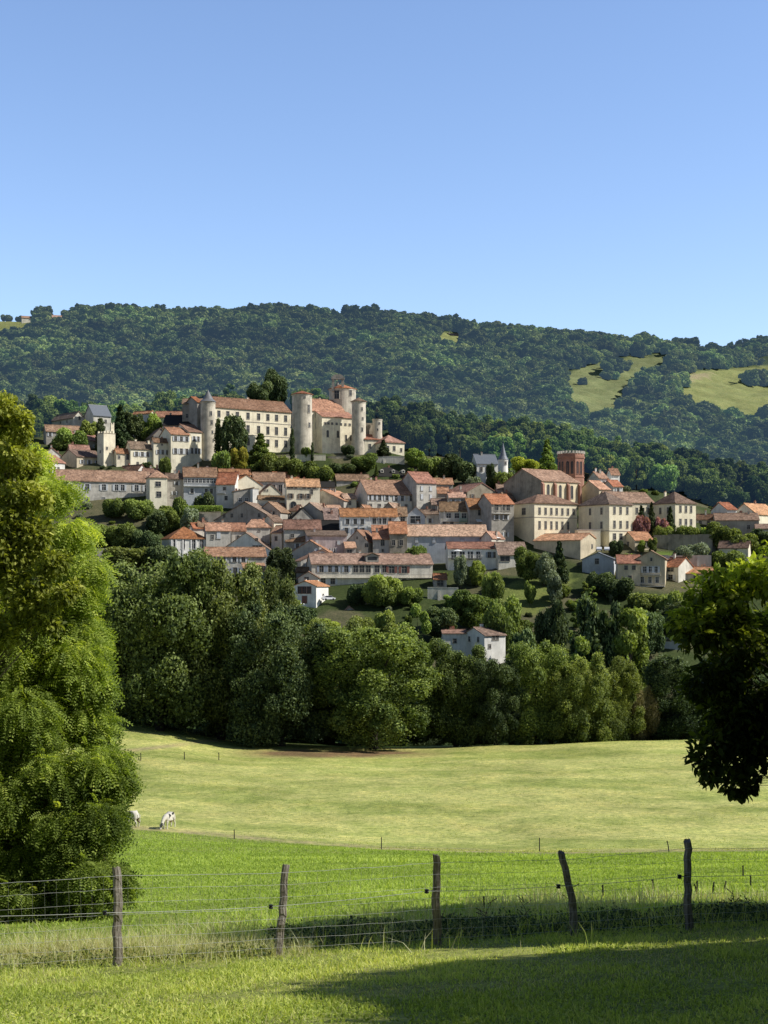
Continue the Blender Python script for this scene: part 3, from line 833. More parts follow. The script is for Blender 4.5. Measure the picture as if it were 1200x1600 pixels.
b=house('sunlit cream house with an arched passage and a row of tiny attic openings', 445,448,500, 745,759,797, 8,'gable_x','cream','orange',
 [W('f',[451,456,462],761.5,.8,.7),W('f',[475,483,491],761.5,1.1,.9),W('f',[454,470,481],775,.95,1.8,sh='n'),W('f',[487],768,.9,1.6)],chim=2)
add_window(b['wp'],(-b['w']*.30,-b['d']/2,-.5),0,2.2,2.6,None,'trim',True)
house('brown roofed house with pale walls and low windows above the courtyard', 492,494,523, 748,760,786, 8,'gable_x','offwhite','dark','as',chim=1,Y=536)
house('low dark roofed house just below the castle terrace', 522,526,578, 742,750,757, 10,'gable_x','dim','brown','',chim=1,Y=549)
b=house('white house with a dark hipped roof and three dormers below the castle wall', 577,583,639, 731,744,753, 14,'hip','white','dark',[W('f',9,748,1.0,1.5)],chim=1,Y=556,d=12)
for fx in (-.22,.1,.38):
    m=MB(); m.prism([(-.6,0),(.6,0),(.6,1.0),(0,1.4),(-.6,1.0)],'y',-1.6,1.2); m.box(-.4,.4,-1.63,-1.59,.2,.95,1)
    m.build('dormer',[MATS['offwhite'],MATS['glass']],b['roof'],(fx*b['w'],-b['d']*.24,b['ze']+(b['zr']-b['ze'])*.42))
house('large three windowed townhouse with a broad dark red roof and dark left wall', 551,574,650, 751,771.5,793, 20,'gable_x','offwhite','red',
 [W('f',[579,584.5,593,604.5,619,629,643],777.5,1.0,1.9,sh='w'),W('f',[579,593,604,619,635],789,1.0,.9)],chim=2,d=15)
b=house('tall grey house with shuttered windows and a steep dark lean roof', 626,651,682, 738.5,754,788, 30,'gable_x','grey','red',[W('f',[659,673],763,1,1.7,sh='w',closed=True),W('f',[659,673],776,1,1.9,sh='w',closed=True)],chim=1,d=13)
house('small low red roof between the tall grey house and the slate turret', 676,680,708, 748,756,772, 10,'gable_x','dim','red','',chim=1,Y=540)
house('little red roofed shed house left of the big cracked gable', 680,684,702, 762,770,786, 12,'gable_x','dim','orange','',chim=0,Y=528)
house('wide gabled house with a cracked stained gable and broad red roof', 697,730,776, 755,768,790, 32,'gable_y','stone','red',[W('f',[738,756],775,.8,1.5,sh='n')],chim=2,d=16,Y=520)
house('brown roof strip house above the green balcony house', 672,675,718, 780,788,797, 6,'gable_x','dim','brown','',chim=1,Y=519)
house('dark sheltered house with a brown roof right of the cracked gable', 774,777,798, 757,764,790, 6,'gable_x','dim','brown','',chim=0,Y=530)
# middle
house('grey gabled house with long side roof running right, left of the lane', 335,430,443, 785,812,836, -16,'gable_y','dim','brown',[W('f',[350,362,378,405],805,.9,1.4)],chim=1,d=17,Y=500)
house('sunlit narrow house end at the bottom of the long side roof', 418,428,443, 806,815,848, 30,'gable_x','cream','brown','as',chim=0,Y=494,d=9)
house('dark gable with a red side roof above the lane', 401,438,459, 785,800,817, -28,'gable_y','dim','brown',[W('f',[428],801,.7,1)],chim=1,d=12,Y=508)
house('orange red roofed house with one white shutter near the left gardens', 319,322,360, 809,828,856, 8,'gable_x','grey','orange',[W('f',[332],839,.8,1.5),W('f',[341.5],836,1.3,2.4,sh='w',closed=True)],chim=1)
house('small dark lean-to left of the orange red roofed house', 308,310,322, 815,822,845, 8,'gable_x','dim','brown','',chim=0,Y=492)
b=house('white front with tall dark paired windows under a wide red hipped roof', 255,266,322, 824,841,863, 14,'hip','white','red',[W('f',[273.6,286,302,315],850,1.2,3.2,trim='trim_white')],chim=1,d=12)
m=MB()
for fx in (-.46,-.34,-.15,.08,.22,.46): m.box(fx*b['w']-.25,fx*b['w']+.25,-b['d']/2-.25,-b['d']/2-.02,-1,b['ze']-.3)
m.build('pilaster',MATS['trim_white'],b['wp'])
house('red roofed house with a dark dip between two hips, centre left', 359,362,384, 818,829,850, 6,'gable_x','grey','red','aw',chim=0,Y=487)
house('grey house with a broad hipped red roof, behind the cream cracked gable', 380,384,422, 811,823,845, 10,'hip','grey','red',[W('f',[405],829,.8,.5)],chim=1,Y=490)
b=house('big house with a mottled cream gable and red roof skirt', 344,424,430, 833,861,880, -10,'gable_y','white','brown',[W('f',[401,397,407],856,.9,1.6),W('f',[401],843,.9,.8)],chim=0,d=13,Y=479)
house('grey blue house with arched dark window under the mottled gable', 319,321,416, 856,869,914, 5,'gable_x','grey','brown',[W('f',[333,349,366,380],874,1,1.6,sh='w'),W('f',[367,381],892,1.1,2.2,sh='b')],chim=0,d=9)
b=house('small white house with an orange roof and two square windows beside the dark tree', 381,382,416, 881,892,927, 6,'shed','offwhite','orange',[W('f',[391,405],899,1.2,1.7,sh='w'),W('f',[389,400],917,.6,.6)],chim=0,d=7)
house('long red roofed grey house centre left of the white walled balcony house', 442,444,502, 813,826,852, 4,'gable_x','grey','red',[W('f',[457],837,1,1.2),W('f',[480],836,.8,1.2)],chim=2)
house('dark brown roof house right of the long red roof', 500,502,531, 812,828,842, 4,'gable_x','dim','dark','',chim=0,Y=494)
b=house('high blank plaster house with a stained pinkish wall and two small windows', 478,480,542, 833,837,875, 4,'shed','pink','brown',[W('f',[495],847,.9,1.2,sh='w',closed=True),W('f',[529],848,.9,1.3,sh='w',closed=True),W('f',[521,517],860,.9,1.4,sh='w')],chim=1,d=9,Y=474)
house('low grey gable peeping left of the stained plaster wall', 447,450,482, 833,845,860, -8,'gable_x','dim','brown','as',chim=0,Y=482)
house('stone gabled house with satellite dish and red ridge roof', 456,459,515, 845,862,885, -16,'gable_y','grey','red','as',chim=1,d=11,Y=470)
house('dark gabled roof cluster house, left one above the long red roof', 449,455,492, 794,812,826, 10,'gable_y','dim','dark',[W('f',[470],812,.6,.8)],chim=1,d=11,Y=507)
house('dark gabled house with a brown roof slope turned to the right', 462,505,527, 786,802,822, -26,'gable_y','dim','brown','as',chim=2,d=12,Y=509)
house('house with a dark triangular gable and bright orange right roof slope', 470,537,558, 766,782,797, -30,'gable_y','dim','orange','',chim=1,d=13,Y=519)
house('sunlit little cream house below the orange slope', 533,538,557, 772,779,792, 20,'gable_x','cream','orange','as',chim=0,Y=521,d=6)
house('small square house under a light brown roof beside the balcony house', 506,507,529, 795,812,824, 3,'shed','dim','pale','',chim=1,d=8,Y=502)
b=house('white walled balcony house under a long bright red roof in the village centre', 530,532,621, 791,806,838, 5,'gable_x','white','red',[W('f',[543,555,566],815,.95,1.7,sh='w'),W('f',[541,556,567],829,1,1.9,sh='b'),W('f',[585,593,601,609],814,1.1,1.9)],chim=0)
balcony(b['wp'],b['w'],b['d'],b['ze']*.46,0,b['w']/2,1.1,roofz=b['ze']-.3)
house('lower brown roof house adjoining the white walled balcony house', 620,621,636, 793,806,824, 4,'gable_x','dim','brown',[W('f',[629],811,1.6,1.8)],chim=0,Y=497)
b=house('pale blue garage-like gable front with a wide opening', 634,635,664, 792,806,824, 3,'gable_y','blue','brown',[W('f',[649],812,3.6,2.6,trim='trim_white')],chim=0,d=10,Y=499)
house('red brown roofed house right of the blue gable', 650,652,698, 787,802,824, -10,'gable_x','offwhite','brown','as',chim=2,Y=503)
b=house('house with one white balcony and one green balcony side by side', 686,688,747, 785,798,832, 4,'gable_x','offwhite','brown',[W('f',[701,714],806,1.6,1.8,trim='trim_white'),W('f',[725,738],806,1.6,1.8,trim='trim_white'),W('f',[694,706],820,1,1.8),W('f',[730,738],821,1.5,1.7)],chim=1)
bw=b['w']
o=balcony(b['wp'],bw,b['d'],b['ze']*.52,-bw/2+1.2,0,1.3,roofz=b['ze']-.3); o['label']='white railed balcony'
o=balcony(b['wp'],bw,b['d'],b['ze']*.52,.05,bw/2,1.3,'greenpaint','greenpaint',roofz=b['ze']-.3); o['label']='green railed balcony'
o=balcony(b['wp'],bw,b['d'],.3,.05,bw/2,1.3,'greenpaint','greenpaint',roofz=b['ze']*.5-.2); o['label']='lower green railed balcony'
b=house('narrow house with a dark loggia and white awning next to the green balcony', 729,734,766, 780,795,838, 14,'gable_x','dim','red',[W('f',[752],801,2.4,1.9),W('f',[755],826,1.0,1.7)],chim=1,d=12)
m=MB(); m.prism([(-b['d']/2-1.6,b['ze']*.52),(-b['d']/2-.01,b['ze']*.60),(-b['d']/2-.01,b['ze']*.62),(-b['d']/2-1.6,b['ze']*.54)],'x',-1.5,2.6); m.build('awning',MATS['canvas'],b['wp'])
b=house('tall shaded house with an upper balcony immediately left of the convent', 750,768,803, 773,787,852, 24,'gable_x','dim','red',[W('f',[776,786,794],793,1.2,2),W('f',[776,790],808,1,1.7,sh='w'),W('f',[790],835,1,1.6,sh='w')],chim=0,d=13)
balcony(b['wp'],b['w'],b['d'],b['ze']*.77,-b['w']/2+.2,b['w']*.32,1.2,'trim_white','dim',roofz=b['ze']-.3)
house('low stone annex at the foot of the tall shaded house', 768,769,783, 812,815,846, 6,'flat','stone','concrete','',chim=0,d=4,Y=484)
# lower rows
house('stone gable house with tiny openings right of the stained plaster wall', 541,549,583, 829,846,868, -22,'gable_y','grey','brown',[W('f',[558,570],840,.5,.8),W('f',[573],852,1.2,1.2)],chim=1,d=10,Y=475)
house('tiny dark loggia with an orange roof at the lane corner', 539,540,556, 848,856,870, 5,'shed','dim','orange',[W('f',[546],864,1.6,2.2)],chim=0,d=5,Y=470)
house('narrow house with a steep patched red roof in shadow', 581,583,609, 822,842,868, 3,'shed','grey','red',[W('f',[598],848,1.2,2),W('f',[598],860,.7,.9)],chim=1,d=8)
house('grey two storey house with paired windows and a red roof right of the patched roof', 607,609,636, 816,833,868, 4,'gable_x','stone','red',[W('f',[615,627],848,1.1,1.8,trim='trim')],chim=0,d=9,Y=473)
b=house('long plain blue grey house under a bright pale red roof', 634,636,761, 821,837,862, 3,'gable_x','blue','orange',[W('f',[651,678],844,1,1.7,sh='w',closed=True),W('f',[722,746],846,1.3,2,sh='b',closed=True)],chim=2,d=10,Y=476)
b=house('long white and wood fronted balcony house with a wide dormer', 467,487,679, 866,881,918, 8,'gable_x','offwhite','brown',
 [W('f',[502,516,525,541],889,1.2,2,sh='b'),W('f',[556,566,576,590,602],889,1.5,2.2),W('f',[613,633],890,1.6,2.2,sh='r'),W('f',[505,520],908,1.3,1.8,sh='w'),W('f',[633],908,1.1,1.4)],chim=1,d=11)
balcony(b['wp'],b['w'],b['d'],b['ze']*.42,-b['w']/2+.8,b['w']/2-.3,1.2,'offwhite','dim')
m=MB(); m.prism([(-2.1,-.4),(2.1,-.4),(2.1,1.4),(0,2.2),(-2.1,1.4)],'y',-2.2,2.5); m.box(-1.5,1.5,-2.24,-2.19,.1,1.2,1)
m.prism([(-2.6,1.35),(0,2.35),(0,2.55),(-2.6,1.55)],'y',-2.6,2.5,2); m.prism([(2.6,1.35),(0,2.35),(0,2.55),(2.6,1.55)],'y',-2.6,2.5,2)
m.build('dormer',[MATS['dim'],MATS['glass'],MATS['brown']],b['roof'],(0,-b['d']*.24,b['ze']+(b['zr']-b['ze'])*.35))
house('small red roofed annex with a dark opening right of the long balcony house', 676,678,698, 897,905,925, 4,'gable_x','dim','red',[W('f',[688],911,2.0,1.8)],chim=0,d=6,Y=444)
house('shaded gabled house with white shutters beneath the stained plaster wall', 468,470,537, 860,876,907, 10,'gable_y','grey','brown',[W('f',[482,492],884,1.1,2.2,sh='w'),W('f',[500],880,.9,1.2,sh='w')],chim=0,d=11,Y=456)
house('narrow stone house beside the shaded gable, above the white cube house', 463,465,495, 882,893,912, -10,'gable_x','grey','brown','as',chim=0,Y=450)
house('small brown gable with dark opening right behind the white cube house', 466,467,498, 894,903,925, -8,'gable_y','offwhite','brown',[W('f',[479],905,1.3,1.2)],chim=0,Y=443,d=8)
b=house('free standing white cube house with an orange roof and three dark windows', 458,494,510, 908.5,916,950, -25,'gable_y','white','orange',[W('f',[468.5,475.5,483],922,1.2,2.0,trim='shut_r'),W('f',[476],937,1.6,2.2,sh='r',closed=True),W('r',[503],932,.8,1.4),W('r',[500],944,.9,1.9)],chim=1,d=9)
house('tiny stone shed gable among the bushes under the village', 534,536,557, 949,956,968, 8,'gable_y','dim','brown','',chim=0,Y=428,d=5,cat='shed')
b=house('veranda house with posts and a long tiled roof sloping to the garden', 691,700,784, 848,857,882, 5,'gable_x','white','red',[W('f',[709,722,735,748],868,1.7,2.6,trim='trim_white'),W('f',[765,773],867,1.1,1.8,sh='b')],chim=0,d=9)
balcony(b['wp'],b['w'],b['d'],b['ze']*.4,-b['w']/2,b['w']*.1,2.0,'concrete','trim_white',roofz=b['ze']-.5)
house('open fronted garage with a pale tiled roof right of the veranda house', 772,779,824, 848,866,882, 14,'gable_x','offwhite','pale',[W('f',[789],873,3.2,1.6)],chim=0,d=9,Y=462)
# right end
house('pale blue white house with a single window below the convent car park', 910,912,961, 864,874,899, -6,'gable_y','blue','slate',[W('f',[933],877,1.2,1.7)],chim=0,d=9,Y=455)
house('low wing with a bright red roof left of the gabled villa', 963,965,1000, 868,880,915, 4,'gable_x','ochre','newred',[W('f',[978,990],887,1,1.3),W('f',[984],903,1,1.4)],chim=0,d=8)
b=house('gabled cream villa with two balconies facing the valley', 995,996,1040, 861,873,918, -4,'gable_y','ochre','brown',[W('f',[1008,1017,1025],890,1.1,2.0,sh='w',trim='trim_white'),W('f',[1004,1016,1027],906,1,1.9,trim='trim_white'),W('f',[1018],874,.6,1)],chim=0,d=10)
balcony(b['wp'],b['w'],b['d'],b['ze']*.44,-b['w']*.3,b['w']*.34,1.2); balcony(b['wp'],b['w'],b['d'],.4,-b['w']*.5,b['w']*.5,2.0,'offwhite','trim_white')
house('white sided house with a red roof right of the gabled villa', 1037,1060,1073, 872,885,910, -35,'gable_x','offwhite','newred',[W('f',[1048],890,2.4,1.2),W('f',[1048],902,1.6,1.5,sh='w')],chim=1,d=8)
house('low orange roofed house at the right end behind the leafy branches', 1071,1072,1113, 887,896,909, 3,'gable_x','ochre','orange',[W('f',[1086,1104],902,1,1.2)],chim=1,d=8,Y=453)
house('white gabled house with red roof on the far right, left one of two', 1113,1136,1151, 786,796,812, 30,'gable_x','white','newred','as',chim=2,Y=528,d=12)
house('cream gabled house with a long pale roof on the far right', 1144,1150,1188, 787,803,820, -34,'gable_y','cream','orange',[W('f',[1158],800,.8,1.2)],chim=1,Y=526,d=14)
house('brown roofed house with a white end wall in front of the far right gables', 1114,1118,1184, 803,813,834, 6,'gable_x','dim','brown','as',chim=2,Y=512,d=11)
house('small red brown roofed house just right of the convent', 1085,1087,1113, 803,811,822, 8,'gable_x','offwhite','brown','a',chim=1,Y=520)
house('low dark roofed building at the right picture edge', 1179,1181,1215, 820,826,846, 4,'gable_x','dim','brown','',chim=0,Y=500)
house('small cream outbuilding with a dark gable below the garden wall', 1124,1128,1173, 846,855,866, -12,'gable_x','cream','brown','as',chim=0,Y=468)
house('stone cottage with a pale orange roof low among the trees at right', 1020,1022,1064, 981,991,1010, 4,'gable_x','blue','pale',[W('f',[1040],1000,3,.7)],chim=0,Y=398,d=8)
house('white gabled house standing alone among the valley trees', 726,757,790, 981,993,1018, 36,'gable_x','white','brown',[W('f',[771,777],997,.8,1.2),W('l',[735,748],1000,.7,1.3),W('f',[765],1010,.8,1.0)],chim=1,Y=385,d=10)
house('low white annex left of the white gabled valley house', 690,692,729, 985,990,1012, 5,'gable_x','white','orange','as',chim=1,Y=392,d=7)
house('red roofed house half hidden above the convent church, nearest the belfry', 918,936,950, 738,747,762, 30,'gable_x','white','red','as',chim=2,Y=552)
house('red roofed house stepping down right of the belfry', 941,958,973, 751,760,772, 30,'gable_x','white','newred','as',chim=1,Y=545)
house('topmost house of the group right of the belfry, with two roof levels', 948,955,968, 733,741,756, 24,'gable_x','white','red','',chim=1,Y=560)

house('small gabled cottage with a pale front squeezed above the dark flat topped block',448,470,478, 768,777,790, -20,'gable_y','offwhite','red','a',chim=1,Y=524,d=9)
house('low orange lean-to roof in front of the dark triangular gable',512,514,534, 790,796,806, 8,'shed','grey','orange','',chim=0,Y=511,d=6)
house('narrow gabled house wedged under the large three windowed townhouse',598,616,624, 786,795,806, -22,'gable_y','stone','brown','a',chim=1,Y=510,d=9)
house('little cream gable just below the wide red townhouse roof at its left',558,572,580, 788,797,808, -24,'gable_y','cream','red','',chim=0,Y=511,d=8)
house('low brown roof with a sunlit end between the arch house and the dark block',448,466,474, 790,797,810, -30,'gable_x','cream','brown','',chim=1,Y=514)
house('steep gabled grey house just left of the blue gable',606,618,634, 800,812,830, 30,'gable_y','grey','red','a',chim=0,Y=496,d=9)
house('pale gabled house right of the long plain blue grey house',752,768,779, 828,840,862, -28,'gable_y','offwhite','red','a',chim=1,Y=474,d=9)
house('tiny red roofed house beside the grey olive in the gardens',300,302,320, 818,825,836, 14,'gable_x','offwhite','red','',chim=0,Y=491,d=6)
house('brown gabled house behind the long red roof in the centre',540,560,570, 798,809,820, -24,'gable_y','dim','brown','',chim=1,Y=505,d=9) if False else None
house('small red roofed house tucked behind the mottled cream gable',424,440,450, 822,832,850, -30,'gable_x','offwhite','orange','a',chim=1,Y=486,d=7)
house('stepped gable house on the lane between the church and the cracked gable',776,790,800, 768,778,792, -26,'gable_y','stone','brown','',chim=1,Y=517,d=9)
house('orange roofed low house left of the cracked gable, in front of its roof',700,702,728, 770,777,788, 10,'gable_x','grey','orange','a',chim=1,Y=517,d=7)

# small slate roofed manor with a pointed turret
b=block(738,745,778, 711,724,745, 16,'gable_x','white','slate',[W('f',[752,761,770],733,.9,1.6)],Y=548,chim=0,d=9)
b['root'].name='manor'; tag(b['root'],'white manor with a grey slate roof and a pointed slate turret','manor',HG)
tr=round_tower(None,778.5,793.5,692,718.5,738,546,'white','slate',.35,[(788,724,.6,1.2)],pname='turret',cone_steep=True)
tr.parent=b['root']; tr.matrix_parent_inverse=Matrix.Identity(4)
L=Vector(tr.location)-b['loc']; L.rotate(Euler((0,0,-b['th']))); tr.location=L

# ---------------------------------------------------------------- church
Yk=512
kb=block(789,846,907, 735,751,780, 42,'gable_x','church','orange',[('f',[856.5,875.5,894],768,1.1,4.2,dict(arch=True)),('l',[812],758,1.0,1.2,dict(arch=True))],Y=Yk,chim=0,d=21,found=12)
kr=kb['root']; kr.name='church'; tag(kr,'brick and stone village church with buttressed nave and a crenellated brick belfry','church')
kb['wall'].name='nave'; kb['wall'].data.materials[0]=MATS['church']
w_,d_=kb['w'],kb['d']
sp=MB(); sp.box(-w_/2-.06,-w_/2-.004,-d_/2,d_/2,-12,kb['ze']); sp.prism([(-d_/2,kb['ze']),(d_/2,kb['ze']),(0,kb['zr'])],'x',-w_/2-.06,-w_/2-.004)
sp.build('gable_facade',MATS['stone'],kr)
for i,fx in enumerate((-.49,-.17,.17,.47)):
    m=MB(); m.prism([(-d_/2-1.5,-8),(-d_/2-.01,-8),(-d_/2-.01,kb['ze']-.4),(-d_/2-1.1,kb['ze']-1.3)],'x',fx*w_-.45,fx*w_+.45)
    m.build('buttress',MATS['brick'],kr)
def rel(root, th, X, Y, Z):
    v=Vector((X,Y,Z))-Vector(root.location); v.rotate(Euler((0,0,-th))); return v
Yb=534; s=Yb/F; r=(916.5-873.5)/2*s; 
zb=Z_of(760,Yb); zt=Z_of(708,Yb)-zb
m=MB(); m.lathe([(r,-8),(r,0),(r,zt*.28)],8); m.lathe([(r+.2,zt*.28),(r+.2,zt*.31)],8); m.lathe([(r,zt*.31),(r,zt*.86)],8)
m.lathe([(r+.25,zt*.86),(r+.35,zt*.92)],8); m.lathe([(r+.1,zt*.92),(r+.1,zt)],8)
for k in range(24):
    a=2*math.pi*(k+.5)/24; rr=(r+.05)*math.cos(math.pi/8)/max(math.cos((a%(math.pi/4))-math.pi/8),.9)
    x,y=rr*math.cos(a),rr*math.sin(a)
    m.box(x-.35,x+.35,y-.35,y+.35,zt,zt+1.0,1)
bel=m.build('belfry',[MATS['brick'],MATS['offwhite']],kr)
bel.location=rel(kr,kb['th'],X_of(895,Yb),Yb+r,zb); bel.rotation_euler=(0,0,-kb['th']+math.radians(10))
for k in range(8):
    a=2*math.pi*(k+.5)/8; ap=r*math.cos(math.pi/8)
    for q in (-1,1):
        x=ap*math.cos(a)-q*.85*math.sin(a); y=ap*math.sin(a)+q*.85*math.cos(a)
        add_window(bel,(x,y,zt*.38),a+math.pi/2,1.05,zt*.34,None,'brick',True)
b2=block(908,932,955, 752,765,790, 34,'gable_x','brick','orange','',Y=520,chim=0,d=10,parent=kr) if False else None
house('low brick chapel roof between the church nave and the convent', 905,936,953, 752,764,785, 42,'gable_x','ochre','orange',[W('f',[942],772,.6,1,arch=True)],Y=519,chim=0,cat='chapel')

# ---------------------------------------------------------------- convent
cv=empty('convent',(X_of(900,485),485,Z_of(852,485)))
tag(cv,'large cream convent of joined blocks with hipped red roofs and rows of narrow windows','convent')
NW=lambda xs,py,h=2.2,w=.75,f='f':(f,xs,py,w,h)
block(800,835,903, 774,785.5,852, 38,'hip','convent','brown',[NW([843,852.5,861.5,870,879,888,897],798),NW([843,852.5,861.5,870,879,888],820,2.6),NW([817,820],798,2.2,.9,'l')],Y=483,parent=cv,pname='wing',chim=0,o=.5,bands=(808.5,))
b=block(903,952,988, 769,787,856, 42,'hip','convent','brown',[NW([960,969.5,980],797,2.4,.85),NW([960,969.5,980],819,2.4,.85),NW([960,970],838,2.0,1.2),NW([922,940],798,2.2,.9,'l'),NW([922,940],820,2.2,.9,'l')],Y=480,parent=cv,pname='wing',chim=2,o=.5,seed=2,bands=(830,))
block(955,955,1022, 770,784,835, 32,'gable_x','convent','brown',[NW([995,1005,1013],797,2.0,.8)],Y=503,d=12,parent=cv,pname='wing',chim=0)
block(1020,1055,1087, 769,785.5,826, 42,'hip','convent','brown',[NW([1063,1071.5,1079.5],795,2.3,.85),NW([1063,1071.5,1079.5],815,2.0,.85),NW([1032,1044],797,2.2,.9,'l')],Y=499,parent=cv,pname='wing',chim=1)
block(902,903,938, 824,828,852, 10,'flat','convent','concrete','',Y=478.5,d=6,parent=cv,pname='terrace',chim=0)
house('long low wing with a pale red roof and sunlit gable in front of the convent', 833,907,935, 834,844,868, 62,'gable_y','ochre','orange',[W('f',[925],853,.8,1.3)],Y=470,chim=0)
house('small gabled outbuilding with a dark doorway right of the convent', 974,992,1021, 832,844,858, 30,'gable_x','ochre','orange',[W('f',[1012],850,1.0,2.0),W('l',[983],850,1.0,1.6)],Y=478,d=9,chim=0)
# ---------------------------------------------------------------- foliage
def unit(v): return v / np.maximum(np.linalg.norm(v, axis=-1, keepdims=True), 1e-9)
def lobe_points(lobes, n, rng, jit=.13, cut=.82, zsq=None, zmin=None):
    lobes = np.asarray(lobes, float); pw = lobes[:,3] ** 2; pw = pw / pw.sum()
    P = []; N = []; I = []; got = 0
    while got < n:
        k = rng.choice(len(lobes), n, p=pw)
        d = unit(rng.normal(size=(n, 3)))
        # break the smooth sphere into tufts
        tuft = np.sin(d[:,0]*7 + k) * np.sin(d[:,1]*7 + 2*k) * np.sin(d[:,2]*6 + k*.7)
        r = lobes[k,3] * (1 - np.abs(rng.normal(0, jit, n)) + .16 * tuft + .10 * (rng.random(n) < .15))
        e = np.ones(3) if zsq is None else np.array([1,1,zsq])
        p = lobes[k,:3] + d * r[:,None] * e
        q = (p[:,None,:] - lobes[None,:,:3]) / e
        dist = np.linalg.norm(q, axis=2) / lobes[None,:,3]
        dist[np.arange(n), k] = 9
        ok = dist.min(1) > cut
        ok |= rng.random(n) < .10
        if zmin is not None: ok &= p[:,2] > zmin
        P.append(p[ok]); N.append(d[ok]); I.append(k[ok]); got += ok.sum()
    return np.concatenate(P)[:n], np.concatenate(N)[:n], np.concatenate(I)[:n]
def leaf_quads(P, N, size, rng, wild=.9, aspect=.62, droop=0.):
    n = len(P)
    nn = unit(N + rng.normal(size=(n,3)) * wild)
    t = np.cross(nn, rng.normal(size=(n,3))); t[:,2] -= droop; t = unit(t); b = unit(np.cross(nn, t))
    s = (size * rng.uniform(.6, 1.35, n))[:,None]
    V = np.stack([P - t*s, P - b*s*aspect, P + t*s, P + b*s*aspect], 1).reshape(-1, 3)
    return V, np.arange(4*n).reshape(-1, 4)
def hexleaf(P, N, T, size, rng, aspect=.45, fold=.18):
    """pointed leaf of two folded halves (4 quads' worth of outline in 2 quads)"""
    n = len(P); t = unit(T); b = unit(np.cross(N, t)); nn = np.cross(t, b)
    s = (size * rng.uniform(.6, 1.3, n))[:,None]
    A = P; D = P + t*s*2
    l1 = P + t*s*.55 + b*s*aspect + nn*s*fold; l2 = P + t*s*1.3 + b*s*aspect*.9 + nn*s*fold
    r1 = P + t*s*.55 - b*s*aspect + nn*s*fold; r2 = P + t*s*1.3 - b*s*aspect*.9 + nn*s*fold
    V = np.stack([A, l1, l2, D, r2, r1], 1).reshape(-1, 3)
    i = np.arange(n) * 6
    Q = np.concatenate([np.stack([i, i+3, i+2, i+1], 1), np.stack([i, i+5, i+4, i+3], 1)])
    return V, Q
def gen_lobes(kind, rng):
    L = []
    if kind == 'round':
        for k in range(22):
            a = rng.uniform(0, 6.28); e = rng.uniform(-1.25, 1)
            rr = .56 * math.sqrt(max(0, 1 - (e*.75)**2)); L.append((rr*math.cos(a), rr*math.sin(a), .54 + .26*e, rng.uniform(.22, .38)))
        L.append((0,0,.55,.48)); L.append((0,0,.3,.42))
    elif kind == 'oak':
        for k in range(70):
            a = rng.uniform(0, 6.28); h = rng.uniform(.08, .86)
            rr = .74 * (1 - max(0, (h-.38)/.62)**2.2)**.5 * (.86 + .14*min(1, h/.25)) * rng.uniform(.85, 1.05)
            L.append((rr*math.cos(a), rr*math.sin(a), h, rng.uniform(.11, .25)))
        for h in (.2, .45, .68): L.append((0,0,h,.56-.2*(h>.6)))
    elif kind == 'tall':
        for k in range(18):
            a = rng.uniform(0, 6.28); h = rng.uniform(.12, .92); rr = .45 * math.sin(math.pi*min(1, h*.9+.1))**.6
            L.append((rr*math.cos(a), rr*math.sin(a), h, rng.uniform(.18, .33)))
    elif kind == 'cone':
        for k in range(22):
            h = (k + .5) / 22; a = k * 2.4; rr = .62 * (1 - h) 
            L.append((rr*math.cos(a), rr*math.sin(a), .08 + .86*h, .12 + .30*(1-h)))
    elif kind == 'column':
        for k in range(12):
            h = (k + .5) / 12; rr = .25*math.sin(math.pi*min(1,.15+h*.85)); a = k*2.4
            L.append((rr*math.cos(a), rr*math.sin(a), h*.96, .10+.6*math.sin(math.pi*(.12+.84*h))**.7))
    elif kind == 'bush':
        for k in range(14):
            a = rng.uniform(0, 6.28); rr = rng.uniform(.2,.62)
            L.append((rr*math.cos(a), rr*math.sin(a), rng.uniform(.25,.68), rng.uniform(.24,.40)))
    return L
CR = {}
def crown_mesh(kind, var, n, size, mat, hz=1.0):
    hi = n > 40000
    """crown in unit size: radius about 1, height 0..1 scaled to hz so leaves keep their shape"""
    key = (kind, var, n, mat)
    if key in CR: return CR[key]
    rng = np.random.default_rng(abs(hash((kind, var))) % 100000 if False else (sum(map(ord, kind)) * 31 + var * 7919))
    L = np.array(gen_lobes(kind, rng)); 
    if kind == 'column': L[:,3] *= 1.0
    L2 = L.copy(); L2[:,2] *= hz
    zs = 1.0 if kind != 'column' else 1.4
    if kind == 'column': L2[:,3] = np.minimum(L2[:,3], .55)
    P, N, I = lobe_points(L2, n, rng, jit=.36 if hi else .18, cut=.5 if hi else .75, zsq=zs, zmin=.03*hz)
    sz = size * np.ones(n)
    V, Q = leaf_quads(P, N, sz, rng, 1.15 if hi else .9)
    lt = rng.uniform(-.22, .22, len(L))
    tint = .46 + lt[I] + .16 * (N[:,2]) + rng.normal(0, .15, n) + .42 * (P[:,2]/hz - .5)  # upper leaves tinted lighter, painting in sunlit crown tops
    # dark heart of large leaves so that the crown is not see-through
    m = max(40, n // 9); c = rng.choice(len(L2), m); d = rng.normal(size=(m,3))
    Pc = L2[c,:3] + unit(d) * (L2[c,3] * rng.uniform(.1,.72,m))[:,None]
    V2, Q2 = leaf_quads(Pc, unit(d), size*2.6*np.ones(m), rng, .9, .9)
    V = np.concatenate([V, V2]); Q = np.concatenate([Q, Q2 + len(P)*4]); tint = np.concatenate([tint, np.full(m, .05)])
    V[:,2] = np.maximum(V[:,2], .0)
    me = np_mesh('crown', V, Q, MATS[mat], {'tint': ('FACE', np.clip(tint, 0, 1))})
    CR[key] = (me, L2, hz); return CR[key]
